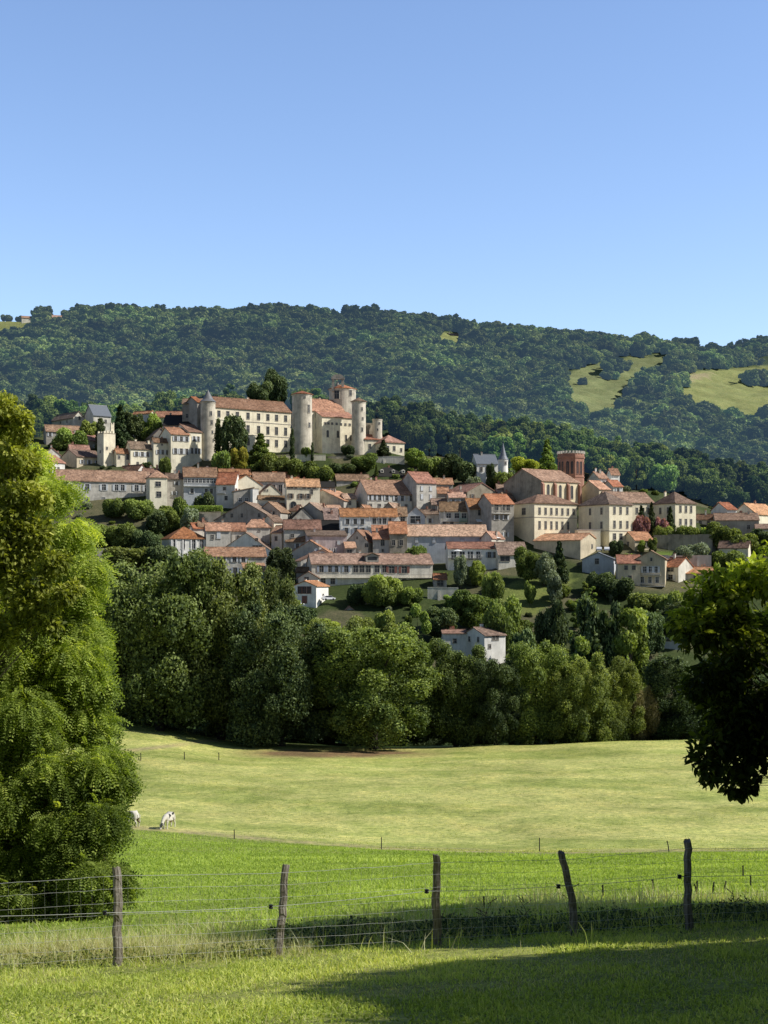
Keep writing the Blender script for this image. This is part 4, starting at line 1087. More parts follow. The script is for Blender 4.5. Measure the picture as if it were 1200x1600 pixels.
def trunk_mesh(L, hz, mat='bark', r=.055, low=.0):
    m = MB(); rng = random.Random(len(L))
    top = hz * .75
    pts = [(0,0,-.12*hz), (.01,.0,.08*hz), (-.02,.02,.3*hz), (.01,-.01,.5*hz), (0,0,top)]
    m.tube(pts, [r*1.5, r, r*.8, r*.5, r*.2], 8)
    for l in sorted(L.tolist(), key=lambda q: -q[3])[:9]:
        z0 = min(.22*hz + .4*l[2], l[2]*.9); s = (0, 0, z0); e = (l[0]*.85, l[1]*.85, l[2])
        mid = (e[0]*.5, e[1]*.5, z0 + (e[2]-z0)*.35)
        m.tube([s, mid, e], [r*.5, r*.32, r*.1], 5)
    return m.mesh('trunk', MATS[mat], True)
TRK = {}
KIND = { # kind -> crown height relative to crown radius
 'round': 1.9, 'oak': 2.3, 'tall': 3.6, 'cone': 3.4, 'column': 7.0, 'bush': 1.2}
def tree_at(x, y, z, h, r, kind, var, mat, label, cat='tree', name='tree', grp=None, n=2500, leaf=.09, rz=None, trunk=True, tmat='bark'):
    me, L, hz = crown_mesh(kind, var, n, leaf, mat, KIND[kind])
    root = empty(name, (x, y, z), rz if rz is not None else rnd.uniform(0, 6.28))
    tag(root, label, cat, grp)
    c = bpy.data.objects.new('crown', me); link(c, root); c.scale = (r, r, h / hz)
    if trunk:
        k = (kind, var, tmat)
        if k not in TRK: TRK[k] = trunk_mesh(L, hz, tmat)
        t_ = bpy.data.objects.new('trunk', TRK[k]); link(t_, root); t_.scale = (r, r, h / hz)
    return root
def tree(px, Y, top, width, kind, mat, label, var=0, base=None, **k):
    X = X_of(px, Y); z = Hs(X, Y) if base is None else Z_of(base, Y)
    h = Z_of(top, Y) - z; r = width / 2 * Y / F
    return tree_at(X, Y, z, max(h, .5), r / .95, kind, var, mat, label, **k)

# the row of big trees at the far side of the meadow (column, distance, top row, width, kind, material, label)
HI = dict(n=56000, leaf=.019)
TL = [
 (250,213,853,200,'oak','lf_oak',0,'huge dark oak at the left end of the meadow tree row'),
 (345,216,875,165,'oak','lf_oak',1,'massive dark oak second from the left in the meadow tree row'),
 (440,208,935,170,'round','lf_dark',0,'broad blackish green tree in front of the second oak, meadow tree row'),
 (418,226,900,110,'oak','lf_oak',4,'dark tree top showing behind the blackish green tree in the row'),
 (585,206,962,190,'oak','lf_mid',2,'wide spreading walnut like tree with low boughs at the middle left of the meadow row'),
 (520,224,955,110,'oak','lf_oak',3,'dark tree filling the space behind the spreading tree of the meadow row'),
 (712,212,992,112,'round','lf_oak',1,'dense bluish dark tree just right of the spreading tree in the meadow row'),
 (775,209,1018,84,'round','lf_dark',2,'shorter dark grey green tree in the centre right of the meadow row'),
 (838,213,982,118,'oak','lf_mid',0,'tall mid green tree with pointed tufts in the right half of the meadow row'),
 (905,210,1010,100,'round','lf_mid',3,'bright green domed tree in the right half of the meadow row'),
 (958,214,1020,90,'round','lf_mid',4,'light green tree second from the right end of the meadow row'),
 (1000,218,1066,62,'bush','lf_brown',0,'low brownish half bare tree near the right end of the meadow row'),
 (1065,220,1010,120,'round','lf_dark',5,'dark bluish tree at the right end of the meadow row behind the near branches'),
 (1160,222,1030,120,'round','lf_dark',6,'dark tree beyond the near branches at the right edge of the meadow'),
 (180,224,905,110,'oak','lf_dark',6,'dark tree left of the oaks, half covered by the near feathery tree'),
 (100,226,930,130,'round','lf_dark',7,'dark tree hidden behind the near feathery tree at the left'),
]
for (px,Y,top,w,kd,mt,v,lb) in TL:
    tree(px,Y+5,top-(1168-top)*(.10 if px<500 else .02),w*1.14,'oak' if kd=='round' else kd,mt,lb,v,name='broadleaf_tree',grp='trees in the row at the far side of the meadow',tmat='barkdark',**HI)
for i,px in enumerate(range(150,1260,72)):
    tree(px+((i*37)%23)-11,231+(i%3)*3,[985,1000,1015,1045,1060,1085,1080,1090,1095,1085,1090,1095,1095,1090,1085,1090][i%16],118,'oak',('lf_oak','lf_dark','lf_mid')[i%3],'shaded tree filling the second rank behind the meadow tree row',i%4,
         name='broadleaf_tree',grp='second rank of trees behind the meadow row',tmat='barkdark',**HI)
# trees of the valley and gardens in front of and between the houses
MD = dict(n=9000, leaf=.05)
VT = [
 (438,443,846,52,'oak','lf_dark','dense dark green conifer-like tree between the white houses in the village centre'),
 (935,345,918,100,'oak','lf_dark','big dark round tree in the valley below the villa'),
 (985,340,948,95,'tall','lf_light','pale feathery poplar behind the right part of the meadow row'),
 (905,330,985,70,'tall','lf_light','slim light green poplar just behind the meadow row'),
 (860,380,925,60,'round','lf_dark','dark tree under the steep grassy garden'),
 (655,370,940,60,'tall','lf_light','pale green poplar above the gap over the meadow row, left of the valley house'),
 (620,385,968,60,'round','lf_mid','mid green tree below the white cube house and garden wall'),
 (560,395,960,60,'round','lf_mid','rounded green tree below the tiny stone shed'),
 (500,400,962,70,'round','lf_light','light green tree below the white cube house'),
 (445,405,930,60,'round','lf_mid','green tree left of the white cube house'),
 (410,400,925,55,'bush','lf_brown','brownish thin tree by the small white house with the orange roof'),
 (690,400,945,70,'round','lf_dark','dark tree on the slope above the white valley house'),
 (735,410,915,75,'round','lf_mid','rounded tree on the slope between the garden wall and the valley house'),
 (780,395,925,70,'bush','lf_mid','wide low tree at the foot of the steep grassy garden'),
 (815,375,960,70,'bush','lf_dark','dark spreading tree beneath the grassy garden'),
 (770,430,890,46,'bush','lf_mid','garden tree below the open fronted garage'),
 (600,431,895,70,'bush','lf_mid','big spreading fig like tree in front of the long balcony house'),
 (640,432,915,50,'bush','lf_mid','round garden tree in front of the right half of the long balcony house'),
 (560,433,905,40,'bush','lf_dark','dark garden tree at the left corner of the long balcony house'),
 (720,445,865,28,'round','lf_olive','grey green small tree before the veranda'),
 (745,446,872,30,'round','lf_light','light green small tree right of the veranda'),
 (825,448,850,50,'round','lf_mid','tall leafy tree left of the low convent wing'),
 (850,446,858,44,'round','lf_olive','grey green tree in front of the low convent wing'),
 (874,447,843,34,'cone','lf_dark','pointed dark fir in front of the low convent wing'),
 (868,432,885,34,'round','lf_olive','small grey olive tree on the grassy garden'),
 (828,432,905,20,'round','lf_mid','little round tree standing alone on the grassy garden'),
 (940,440,885,60,'bush','lf_dark','spreading dark cedar below the blue white house'),
 (965,436,900,60,'bush','lf_dark','dark bush mass below the gabled villa at its left'),
 (1010,425,925,70,'bush','lf_mid','green bushes below the balconies of the gabled villa'),
 (1050,420,920,60,'bush','lf_mid','green bushes below the white sided house at the right'),
 (1060,400,935,90,'round','lf_dark','dark tree on the slope above the stone cottage'),
 (1015,390,950,60,'round','lf_dark','dark tree left of the stone cottage roof'),
 (1100,410,915,80,'round','lf_dark','dark tree behind the near branches, above the stone cottage'),
 (1078,466,846,62,'bush','lf_olive','clipped grey green round tree in front of the garden wall'),
 (1020,476,838,18,'round','lf_mid','small tree by the doorway of the gabled outbuilding'),
 (962,474,843,26,'bush','lf_dark','dark shrub at the foot of the tall convent block'),
 (1002,477,842,16,'round','lf_light','pale green shrub beside the small outbuilding'),
 (1002,492,788,24,'cone','lf_dark','dark cypress like tree against the linking convent wing'),
 (1018,490,783,20,'cone','lf_dark','dark pointed tree beside the pink tree of the convent'),
 (1047,492,790,22,'cone','lf_dark','dark palm like tree before the far convent pavilion'),
 (1003,487,803,32,'bush','lf_pink','pink flowering crepe myrtle, the larger left one in the convent garden'),
 (1036,489,806,26,'bush','lf_pink','pink flowering crepe myrtle, the smaller right one in the convent garden'),
 (1040,486,815,44,'bush','lf_mid','green shrubs spilling over the garden wall below the pink trees'),
 (1075,486,820,50,'bush','lf_mid','green vine covered shrubs on top of the garden wall at its right'),
 (1105,484,822,36,'bush','lf_light','light green shrubs at the right end of the garden wall'),
 (1130,480,812,60,'round','lf_mid','loose green tree in front of the far right brown roof'),
 (1160,476,830,60,'round','lf_mid','loose green tree right of the garden wall end'),
 (1140,460,858,60,'bush','lf_mid','green bush below the small cream outbuilding at the right'),
 (1195,480,822,60,'round','lf_dark','dark tree at the right edge beside the low dark building'),
 # upper village and castle
 (207,596,640,44,'oak','lf_dark','tall dark cedar standing among the upper houses, left of the castle'),
 (188,592,630,40,'cone','lf_dark','dark pointed conifer behind the crenellated tower'),
 (230,598,655,40,'round','lf_mid','mid green tree right of the tall dark cedar'),
 (157,590,652,22,'column','lf_dark','dark clipped yew beside the slate roofed house'),
 (110,586,668,60,'bush','lf_mid','green bushes on the bank left of the crenellated tower'),
 (95,584,680,50,'bush','lf_mid','green bush between the roofs at the left edge'),
 (140,600,655,36,'round','lf_mid','small tree between the long brown roof and the yew'),
 (244,598,640,34,'round','lf_light','light green tree before the long pale roof'),
 (160,553,727,10,'bush','lf_dark','small dark clipped bush before the crenellated tower, left of two'),
 (171,553,728,10,'bush','lf_dark','small dark clipped bush before the crenellated tower, right of two'),
 (258,550,712,26,'bush','lf_mid','round bush at the foot of the large cream mansion'),
 (341,566,652,18,'column','lf_dark','dark cypress next to the slate capped castle tower'),
 (366,563,642,48,'oak','lf_dark','tall dark tree in front of the long castle wing'),
 (407,560,674,62,'cone','lf_mid','big pointed green tree in front of the castle wing'),
 (374,556,696,34,'round','lf_yellow','bright yellow green round tree below the castle wing'),
 (345,554,702,40,'bush','lf_mid','green bush left of the yellow green tree'),
 (430,554,704,60,'bush','lf_mid','green tree mass below the big pointed tree'),
 (456.5,567,668,11,'column','lf_dark','narrow black cypress left of the big castle tower'),
 (488,569,690,7,'column','lf_dark','tiny thin cypress at the foot of the chapel wall'),
 (478,571,698,20,'bush','lf_mid','low green bush at the foot of the big castle tower'),
 (470,553,716,60,'bush','lf_mid','green tree under the retaining wall of the castle, left of two'),
 (500,552,722,60,'bush','lf_mid','green shrub mass above the village roofs below the castle'),
 (544,575,695,24,'bush','lf_dark','dark clipped hedge bush at the foot of the right castle tower'),
 (536,560,722,60,'bush','lf_dark','dark green bush below the chapel terrace'),
 (570,562,705,46,'round','lf_mid','green tree below the right castle tower'),
 (599,574,686,24,'cone','lf_dark','dark pointed yews before the red roofed pavilion'),
 (588,556,725,9,'cone','lf_mid','tiny cone shaped tree above the dormered house'),
 (648,568,698,34,'round','lf_light','light green tree right of the castle pavilion'),
 (430,690,570,46,'round','lf_dark','round dark tree on the ridge behind the castle, the taller right one'),
 (407,680,592,46,'round','lf_dark','round dark tree behind the castle wing, the lower left one'),
 (672,560,712,40,'bush','lf_mid','green bushes right of the castle retaining wall'),
 (700,556,705,50,'round','lf_dark','large dark magnolia like tree left of the slate manor'),
 (725,550,712,40,'round','lf_dark','dark leafy tree close to the slate manor'),
 (738,540,738,34,'bush','lf_olive','grey green bush below the slate manor'),
 (768,542,722,20,'round','lf_dark','dark tree before the white wall of the slate manor'),
 (790,538,736,44,'bush','lf_mid','green bushes below the slate turret'),
 (820,556,712,50,'round','lf_yellow','yellowish green tree between the slate manor and the belfry'),
 (855,560,684,34,'cone','lf_light','pointed pale green tree left of the belfry'),
 (650,462,850,44,'bush','lf_mid','round tree in front of the plain blue grey house'),
 (620,470,862,20,'bush','lf_dark','dark shrub between the plain blue house and the long balcony roof'),
 (320,520,768,40,'bush','lf_dark','dark trees under the blue white gallery house'),
 (283,515,768,36,'bush','lf_mid','round green tree below the shaded house left of the gallery'),
 (297,500,790,34,'round','lf_olive','silver green olive tree in the terraced gardens'),
 (265,502,785,50,'round','lf_mid','green garden tree left of the silver olive'),
 (245,496,795,40,'round','lf_dark','dark garden tree on the terrace bank'),
 (180,508,772,50,'bush','lf_mid','loose green bush below the long grey house, left'),
 (215,506,778,50,'bush','lf_mid','loose green bush below the long grey house, right'),
 (190,480,815,60,'bush','lf_mid','green terrace shrubs left of the white pilastered house'),
 (230,478,825,50,'bush','lf_dark','dark terrace shrubs left of the white pilastered house'),
 (160,482,810,50,'bush','lf_mid','green shrubs on the garden terrace at the left'),
 (200,462,852,90,'bush','lf_mid','green tree mass below the terrace wall at the left'),
 (255,460,850,60,'bush','lf_dark','dark tree mass below the white pilastered house'),
]
for i,(px,Y,top,w,kd,mt,lb) in enumerate(VT):
    nm = {'bush':'bush','cone':'conifer','column':'cypress'}.get(kd,'broadleaf_tree')
    nn = 9000 if w > 40 else 4500
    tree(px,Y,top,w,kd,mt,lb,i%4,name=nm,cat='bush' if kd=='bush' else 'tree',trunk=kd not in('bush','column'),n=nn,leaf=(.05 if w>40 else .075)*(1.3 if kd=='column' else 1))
# clipped vine hedge
h_ = MB(); Y=506; s=Y/F
P=np.random.default_rng(3).uniform(size=(3500,3)); P=(P-[.5,.5,0])*[62*s,1.8,2.1]
V,Q=leaf_quads(P,np.tile([0,-.5,.6],(3500,1)),np.full(3500,.22),np.random.default_rng(4))
o=link(bpy.data.objects.new('vine_hedge',np_mesh('vine_hedge',V,Q,MATS['lf_light'],{'tint':('FACE',np.random.default_rng(5).uniform(.3,1,3500))})))
o.location=(X_of(317,Y),Y,Z_of(799,Y)); tag(o,'clipped bright green vine hedge on the wall below the gallery house','hedge')

# generic shrubs filling the valley slope and lanes, kept apart from the houses
foot=[]
for q in list(scene.objects):
    if q.parent is None and q.type=='EMPTY' and q.get('category') in ('house','hall','tower','castle','church','convent','manor','chapel','shed'):
        for c in q.children:
            if c.type=='MESH' and c.name.split('.')[0] in ('wall','wing','nave','chapel','pavilion','tower','keep'):
                xs=[v.co for v in c.data.vertices]; M=Matrix.Translation(q.location)@Matrix.Rotation(q.rotation_euler[2],4,'Z')@Matrix.Translation(c.location)@Matrix.Rotation(c.rotation_euler[2],4,'Z')
                x0=min(v.x for v in xs);x1=max(v.x for v in xs);y0=min(v.y for v in xs);y1=max(v.y for v in xs)
                foot.append((M.inverted(),x0,x1,y0,y1))
def clear(x,y,r):
    v=Vector((x,y,0))
    for Mi,x0,x1,y0,y1 in foot:
        t_=Mi@v
        if x0-r<t_.x<x1+r and y0-r<t_.y<y1+r: return False
    return True
rs=random.Random(11); cnt=0; tried=0
while cnt<210 and tried<14000:
    tried+=1
    Y=rs.uniform(330,452); px=rs.uniform(120,1210); X=X_of(px,Y); z=Hs(X,Y); v=HY-F*z/Y
    if in_poly(np.array([px]),np.array([v]),[(800,918),(838,893),(885,886),(880,912),(850,942),(812,948)])[0]: continue
    if 690<px<800 and v>975 : continue
    if 1015<px<1070 and 975<v<1030: continue
    if not clear(X,Y,3.0): continue
    if v<965 and any(abs(px-a)<b and v<c for a,b,c in [(483,34,975),(570,110,950),(1015,60,940),(935,30,915),(800,40,905)]): continue
    r=rs.uniform(1.4,4.2); kd=rs.choice(('round','round','bush','bush','tall'))
    if v<975 and 470<px<700: r=rs.uniform(1.0,1.9); kd='bush'
    mt=rs.choice(('lf_mid','lf_mid','lf_dark','lf_light','lf_oak','lf_olive'))
    tree_at(X,Y,z-.3,r*rs.uniform(1.2,2.0)*(1.5 if kd=='tall' else 1),r*(.7 if kd=='tall' else 1),kd,rs.randrange(4),mt,'bushy green tree on the wooded slope between the village and the meadow row',
        name='slope_tree' if kd!='bush' else 'bush',cat='tree' if kd!='bush' else 'bush',grp='trees on the slope below the village',n=4500,leaf=.075,trunk=kd!='bush'); cnt+=1
cnt=0; tried=0
while cnt<120 and tried<8000:   # small shrubs in the lanes and gardens
    tried+=1
    Y=rs.uniform(452,572); px=rs.uniform(90,1180); X=X_of(px,Y); z=Hs(X,Y)
    if not clear(X,Y,1.6): continue
    r=rs.uniform(1.2,2.4)
    tree_at(X,Y,z-.3,r*rs.uniform(.9,1.4),r,'bush',rs.randrange(4),rs.choice(('lf_mid','lf_dark','lf_light','lf_olive')),
        'small shrub growing in a lane or garden between the village houses',name='shrub',cat='bush',grp='shrubs between the village houses',n=1500,leaf=.12,trunk=False); cnt+=1

# the wood on the hill: nearest trees one by one, the rest as one mass
rg=np.random.default_rng(21)
pts=[]; Y=583.0
while Y<1440:
    sp=np.interp(Y,[583,700,1000,1440],[10.5,9,8,7.5]); X0=X_of(-420,Y); X1=X_of(1620,Y)
    xs=np.arange(X0,X1,sp); xs=xs+rg.uniform(-.42,.42,len(xs))*sp; ys=Y+rg.uniform(-.45,.45,len(xs))*sp
    pts.append(np.stack([xs,ys],1)); Y+=sp*.95
for Y in np.arange(2120,2420,13.):
    xs=np.arange(X_of(1020,Y),X_of(1700,Y),9.); pts.append(np.stack([xs+rg.uniform(-4,4,len(xs)),Y+rg.uniform(-5,5,len(xs))],1))
pts=np.concatenate(pts); z=H(pts[:,0],pts[:,1]); u=600+F*pts[:,0]/pts[:,1]; v=HY-F*z/pts[:,1]
keep=np.ones(len(pts),bool)
for P_ in CLEAR: keep&=~in_poly(u,v,P_)
# scrub in the clearings stays
keep|=in_poly(u,v,CLEAR[0])&(rg.random(len(u))<.03)
for poly in [[(985,602),(1000,594),(1035,590),(1062,604),(1050,630),(978,630)],[(1160,594),(1210,590),(1210,606),(1175,604)],[(946,576),(962,574),(964,584),(948,586)]]:
    keep|=in_poly(u,v,poly)&(pts[:,1]>700)
yfront=np.interp(u,[-420,60,640,680,760,800,900,980,1060,1700],[608,608,604,590,575,575,572,560,545,545])
keep&=pts[:,1]>yfront
keep&=~((u>250)&(u<640)&(pts[:,1]<622))
keep&=~((np.abs(u-420)<34)&(pts[:,1]<690))
pts=pts[keep]; z=z[keep]; u=u[keep]; v=v[keep]
dd=np.array([clear(a,b,4.5) if b<640 else True for a,b in pts]); pts=pts[dd]; z=z[dd]; u=u[dd]; v=v[dd]
ordr=np.argsort(pts[:,1]); near=[i for i in ordr if -10<u[i]<1215][:290]
isn=np.zeros(len(pts),bool); isn[near]=True
LB={'lf_wood':'mid green broadleaf tree in the wood on the slope behind the village',
    'lf_woodlight':'light green broadleaf tree in the wood on the slope behind the village','lf_far':'bluish green broadleaf tree in the wood on the slope behind the village'}
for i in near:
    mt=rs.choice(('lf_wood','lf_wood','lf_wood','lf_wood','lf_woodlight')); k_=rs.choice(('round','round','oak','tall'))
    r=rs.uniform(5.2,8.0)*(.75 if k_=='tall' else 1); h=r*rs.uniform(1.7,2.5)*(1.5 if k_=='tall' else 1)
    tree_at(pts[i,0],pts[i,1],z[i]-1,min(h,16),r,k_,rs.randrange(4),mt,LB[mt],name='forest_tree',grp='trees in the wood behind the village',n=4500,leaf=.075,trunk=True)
pts=pts[~isn]; z=z[~isn]; u=u[~isn]
n=len(pts); print('forest mass trees', n)
vc=bpy.data.collections.new('forest_kinds')
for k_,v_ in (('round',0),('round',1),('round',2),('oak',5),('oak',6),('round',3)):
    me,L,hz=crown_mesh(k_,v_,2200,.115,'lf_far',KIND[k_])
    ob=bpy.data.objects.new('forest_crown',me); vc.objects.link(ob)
me=bpy.data.meshes.new('forest'); me.vertices.add(n)
me.vertices.foreach_set('co',np.concatenate([pts,(z-.5)[:,None]],1).astype(np.float32).ravel())
big=rg.uniform(.45,1.25,n)*np.where(rg.random(n)<.12,1.2,1.0)*(1-.25*(pts[:,1]>1900))*np.where((pts[:,1]>1340)&(pts[:,1]<1430)&(rg.random(n)<.22),1.2,1.0) * np.interp(vnoise(pts[:,0],pts[:,1],40.,8),[0,1],[.85,1.2])
rad=6.4*big; hh=rad*rg.uniform(.6,.92,n)
sc=np.stack([rad,rad,hh],1).astype(np.float32)
a=me.attributes.new('tsc','FLOAT_VECTOR','POINT'); a.data.foreach_set('vector',sc.ravel())
a=me.attributes.new('tidx','INT','POINT'); a.data.foreach_set('value',rg.integers(0,6,n).astype(np.int32))
a=me.attributes.new('trz','FLOAT','POINT'); a.data.foreach_set('value',rg.uniform(0,6.28,n).astype(np.float32))
fo=link(bpy.data.objects.new('forest',me)); tag(fo,'dense bluish green wood covering the whole hillside behind the village up to the skyline','forest',kind='stuff')
ng=bpy.data.node_groups.new('scatter_trees','GeometryNodeTree')
ng.interface.new_socket('Geometry',in_out='INPUT',socket_type='NodeSocketGeometry'); ng.interface.new_socket('Geometry',in_out='OUTPUT',socket_type='NodeSocketGeometry')
N_=ng.nodes; gi=N_.new('NodeGroupInput'); go=N_.new('NodeGroupOutput'); ip=N_.new('GeometryNodeInstanceOnPoints'); ci=N_.new('GeometryNodeCollectionInfo')
ci.inputs[0].default_value=vc; ci.inputs['Separate Children'].default_value=True; ci.inputs['Reset Children'].default_value=True
ip.inputs['Pick Instance'].default_value=True
def na(nm,ty):
    q=N_.new('GeometryNodeInputNamedAttribute'); q.data_type=ty; q.inputs['Name'].default_value=nm
    return [o_ for o_ in q.outputs if o_.enabled and o_.name=='Attribute'][0] 
ng.links.new(gi.outputs[0],ip.inputs['Points']); ng.links.new(ci.outputs[0],ip.inputs['Instance'])
ng.links.new(na('tidx','INT'),ip.inputs['Instance Index']); ng.links.new(na('tsc','FLOAT_VECTOR'),ip.inputs['Scale'])
cx=N_.new('ShaderNodeCombineXYZ'); ng.links.new(na('trz','FLOAT'),cx.inputs[2]); 
ng.links.new(cx.outputs[0],ip.inputs['Rotation'])
ng.links.new(ip.outputs[0],go.inputs[0])
md=fo.modifiers.new('scatter','NODES'); md.node_group=ng

# distinct trees on the skyline
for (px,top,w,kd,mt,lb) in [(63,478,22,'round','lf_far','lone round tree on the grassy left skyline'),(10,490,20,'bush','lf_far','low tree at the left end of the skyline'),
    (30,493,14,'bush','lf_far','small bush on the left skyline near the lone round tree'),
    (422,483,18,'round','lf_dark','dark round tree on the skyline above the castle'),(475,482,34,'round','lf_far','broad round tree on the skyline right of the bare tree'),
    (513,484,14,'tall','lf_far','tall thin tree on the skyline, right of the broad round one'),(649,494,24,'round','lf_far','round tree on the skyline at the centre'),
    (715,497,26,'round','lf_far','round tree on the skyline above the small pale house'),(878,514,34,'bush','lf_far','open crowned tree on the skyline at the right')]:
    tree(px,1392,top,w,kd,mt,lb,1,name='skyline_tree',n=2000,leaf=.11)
def bare(px,top,base,label,seed):
    rr=random.Random(seed); Y=1385; X=X_of(px,Y); zb=Z_of(base,Y); h=Z_of(top,Y)-zb; root=empty('bare_tree',(X,Y,zb)); tag(root,label,'tree')
    m=MB(); m.tube([(0,0,-8),(0,0,h*.5),(.3,0,h)],[.5,.35,.1],6); m.build('trunk',MATS['bark'],root)
    m=MB()
    for k in range(26):
        z0=h*rr.uniform(.3,.85); a=rr.uniform(0,6.28); l=h*rr.uniform(.18,.42)
        m.tube([(0,0,z0),(math.cos(a)*l*.5,math.sin(a)*l*.5,z0+l*.35),(math.cos(a)*l,math.sin(a)*l,z0+l*.55)],[.16,.11,.05],4)
    m.build('branch_crown',MATS['bark'],root)
bare(454,478,500,'leafless tree standing up from the skyline above the castle towers',1)
bare(562,483,500,'thin flat topped bare tree on the skyline right of the castle',2)
# tiny farm houses on the ridge
house('long low pale farmhouse on the left skyline beside the lone round tree',76,76,101,492.5,495.5,500,3,'gable_x','offwhite','pale','',Y=1372,d=9,chim=0,found=6,grp='farmhouses on the skyline')
house('small low farmhouse on the left skyline at the edge of the grass',34,34,50,494,496.5,500,3,'gable_x','offwhite','pale','',Y=1372,d=9,chim=0,found=6,grp='farmhouses on the skyline')
house('pale house among trees on the central skyline',688,688,722,521.5,524.5,529,3,'gable_x','cream','pale','',Y=1300,d=9,chim=0,found=10,grp='farmhouses on the skyline')
# ---------------------------------------------------------------- near trees, grass, fence, cows, light, camera
rg=np.random.default_rng(5)
def px_lobes(L):   # (column, row, radius in px, distance) -> world lobes
    return np.array([(X_of(a,Y),Y,Z_of(b,Y),r*Y/F) for a,b,r,Y in L])
def fronds(P, N, size, rng, pairs=6):
    """drooping pinnate leaves: a rib with pairs of small leaflets"""
    n=len(P); T=unit(N*np.array([1,1,.35])+rng.normal(size=(n,3))*.45+np.array([0,0,-.55]))
    side=unit(np.cross(T,rng.normal(size=(n,3))*.7+np.array([0,0,1.0]))); up=np.cross(side,T)
    Vs=[]; 
    for k in range(pairs):
        f=(k+1)/pairs
        c=P+T*(size*f)[:,None]+np.array([0,0,-1])*(size*.35*f*f)[:,None]
        ll=(size*.26*(1-.45*abs(f-.5)))[:,None]; wd=(size*.062)[:,None]
        for sg in (-1,1):
            d=unit(side*sg*1.0+T*.55+np.array([0,0,-.25])); e=unit(np.cross(d,up)+rng.normal(size=(n,3))*.25)
            Vs.append(np.stack([c,c+d*ll*.5+e*wd,c+d*ll,c+d*ll*.5-e*wd],1))
    V=np.stack(Vs,1).reshape(-1,3); return V, np.arange(len(V)).reshape(-1,4), pairs*2
def branchy(root, base, lobes, r0, mat, seed, n=26, twig=3, droop=0):
    rr=random.Random(seed); m=MB(); b=Vector(base); top=max(l[2] for l in lobes)
    cx=sum(l[0] for l in lobes)/len(lobes); cy=sum(l[1] for l in lobes)/len(lobes)
    H0=top-b.z
    P=[b+Vector((0,0,-.6)), b+Vector((0,0,H0*.12)), b+Vector((rr.uniform(-.2,.2),.1,H0*.35)), b+Vector(((cx-b.x)*.3,(cy-b.y)*.3,H0*.5)), b+Vector(((cx-b.x)*.5,(cy-b.y)*.5+.3,H0*.62))]
    m.tube(P,[r0*1.35,r0,r0*.75,r0*.45,r0*.12],10); m.build('trunk',MATS[mat],root,-Vector(root.location),smooth=True)
    m=MB()
    for l in lobes:
        e=Vector(l[:3]); k=rr.uniform(.15,.6); s=P[1].lerp(P[3],k); 
        if s.z>e.z+H0*.05: s=P[1].lerp(P[2],rr.random())
        mid=s.lerp(e,.5)+Vector((rr.uniform(-.2,.2),rr.uniform(-.2,.2),.25+.05*(e-s).length))
        rad=r0*.38*min(1,l[3])
        m.tube([s,s.lerp(mid,.5)+Vector((0,0,.1)),mid,e],[rad,rad*.75,rad*.55,rad*.25],6)
        for q in range(twig):
            d=Vector((rr.gauss(0,1),rr.gauss(0,1),rr.gauss(-droop,.7))).normalized()*l[3]*rr.uniform(.7,1.05)
            st=mid.lerp(e,rr.uniform(.2,1)); m.tube([st,st+d*.5+Vector((0,0,.08)),st+d],[rad*.25,rad*.16,rad*.05],4)
    m.build('branch',MATS[mat],root,-Vector(root.location),smooth=True)
def near_tree(name,label,base,lobes,n,size,mat,mode,r0,seed,tint=None,bmat='bark',jit=.28,droop=0,twig=3,cut=.7):
    rng=np.random.default_rng(seed); root=empty(name,base); tag(root,label,'tree')
    L=np.asarray(lobes)
    P,N,I=lobe_points(L,n,rng,jit=jit,cut=cut)
    gz=H(P[:,0],P[:,1]); ok=P[:,2]>gz+.12; P,N,I=P[ok],N[ok],I[ok]; n=len(P)
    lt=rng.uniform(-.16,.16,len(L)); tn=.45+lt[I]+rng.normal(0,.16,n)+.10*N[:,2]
    if tint is not None: tn=tn+tint(P)
    if mode=='frond':
        V,Q,k=fronds(P,N,size*rng.uniform(.7,1.3,n),rng); tn=np.repeat(tn,k)+rng.normal(0,.08,n*k)
    else:
        T=unit(N*.6+rng.normal(size=(n,3))*.8+np.array([0,0,-.5])); NN=unit(rng.normal(size=(n,3))*.6+np.array([0,0,1.]))
        V,Q=hexleaf(P,NN,T,np.full(n,size*.5),rng); tn=np.concatenate([tn,tn])
    V=V-np.array(base)
    me=np_mesh('crown',V,Q,MATS[mat],{'tint':('FACE',np.clip(tn,0,1))})
    link(bpy.data.objects.new('crown',me),root)
    branchy(root,base,L.tolist(),r0,bmat,seed,twig=twig,droop=droop)
    return root
def split(L, rng, k=4, f=.55):
    """replace every lobe by several smaller ones so the outline breaks up"""
    out=[]
    for (x,y,z,r) in L:
        for q in range(k):
            d=rng.normal(size=3); d/=np.linalg.norm(d); rr=r*rng.uniform(.35,.62)
            out.append((x+d[0]*r*f,y+d[1]*r*f,z+d[2]*r*f,rr))
        out.append((x,y,z,r*.62))
    return np.array(out)
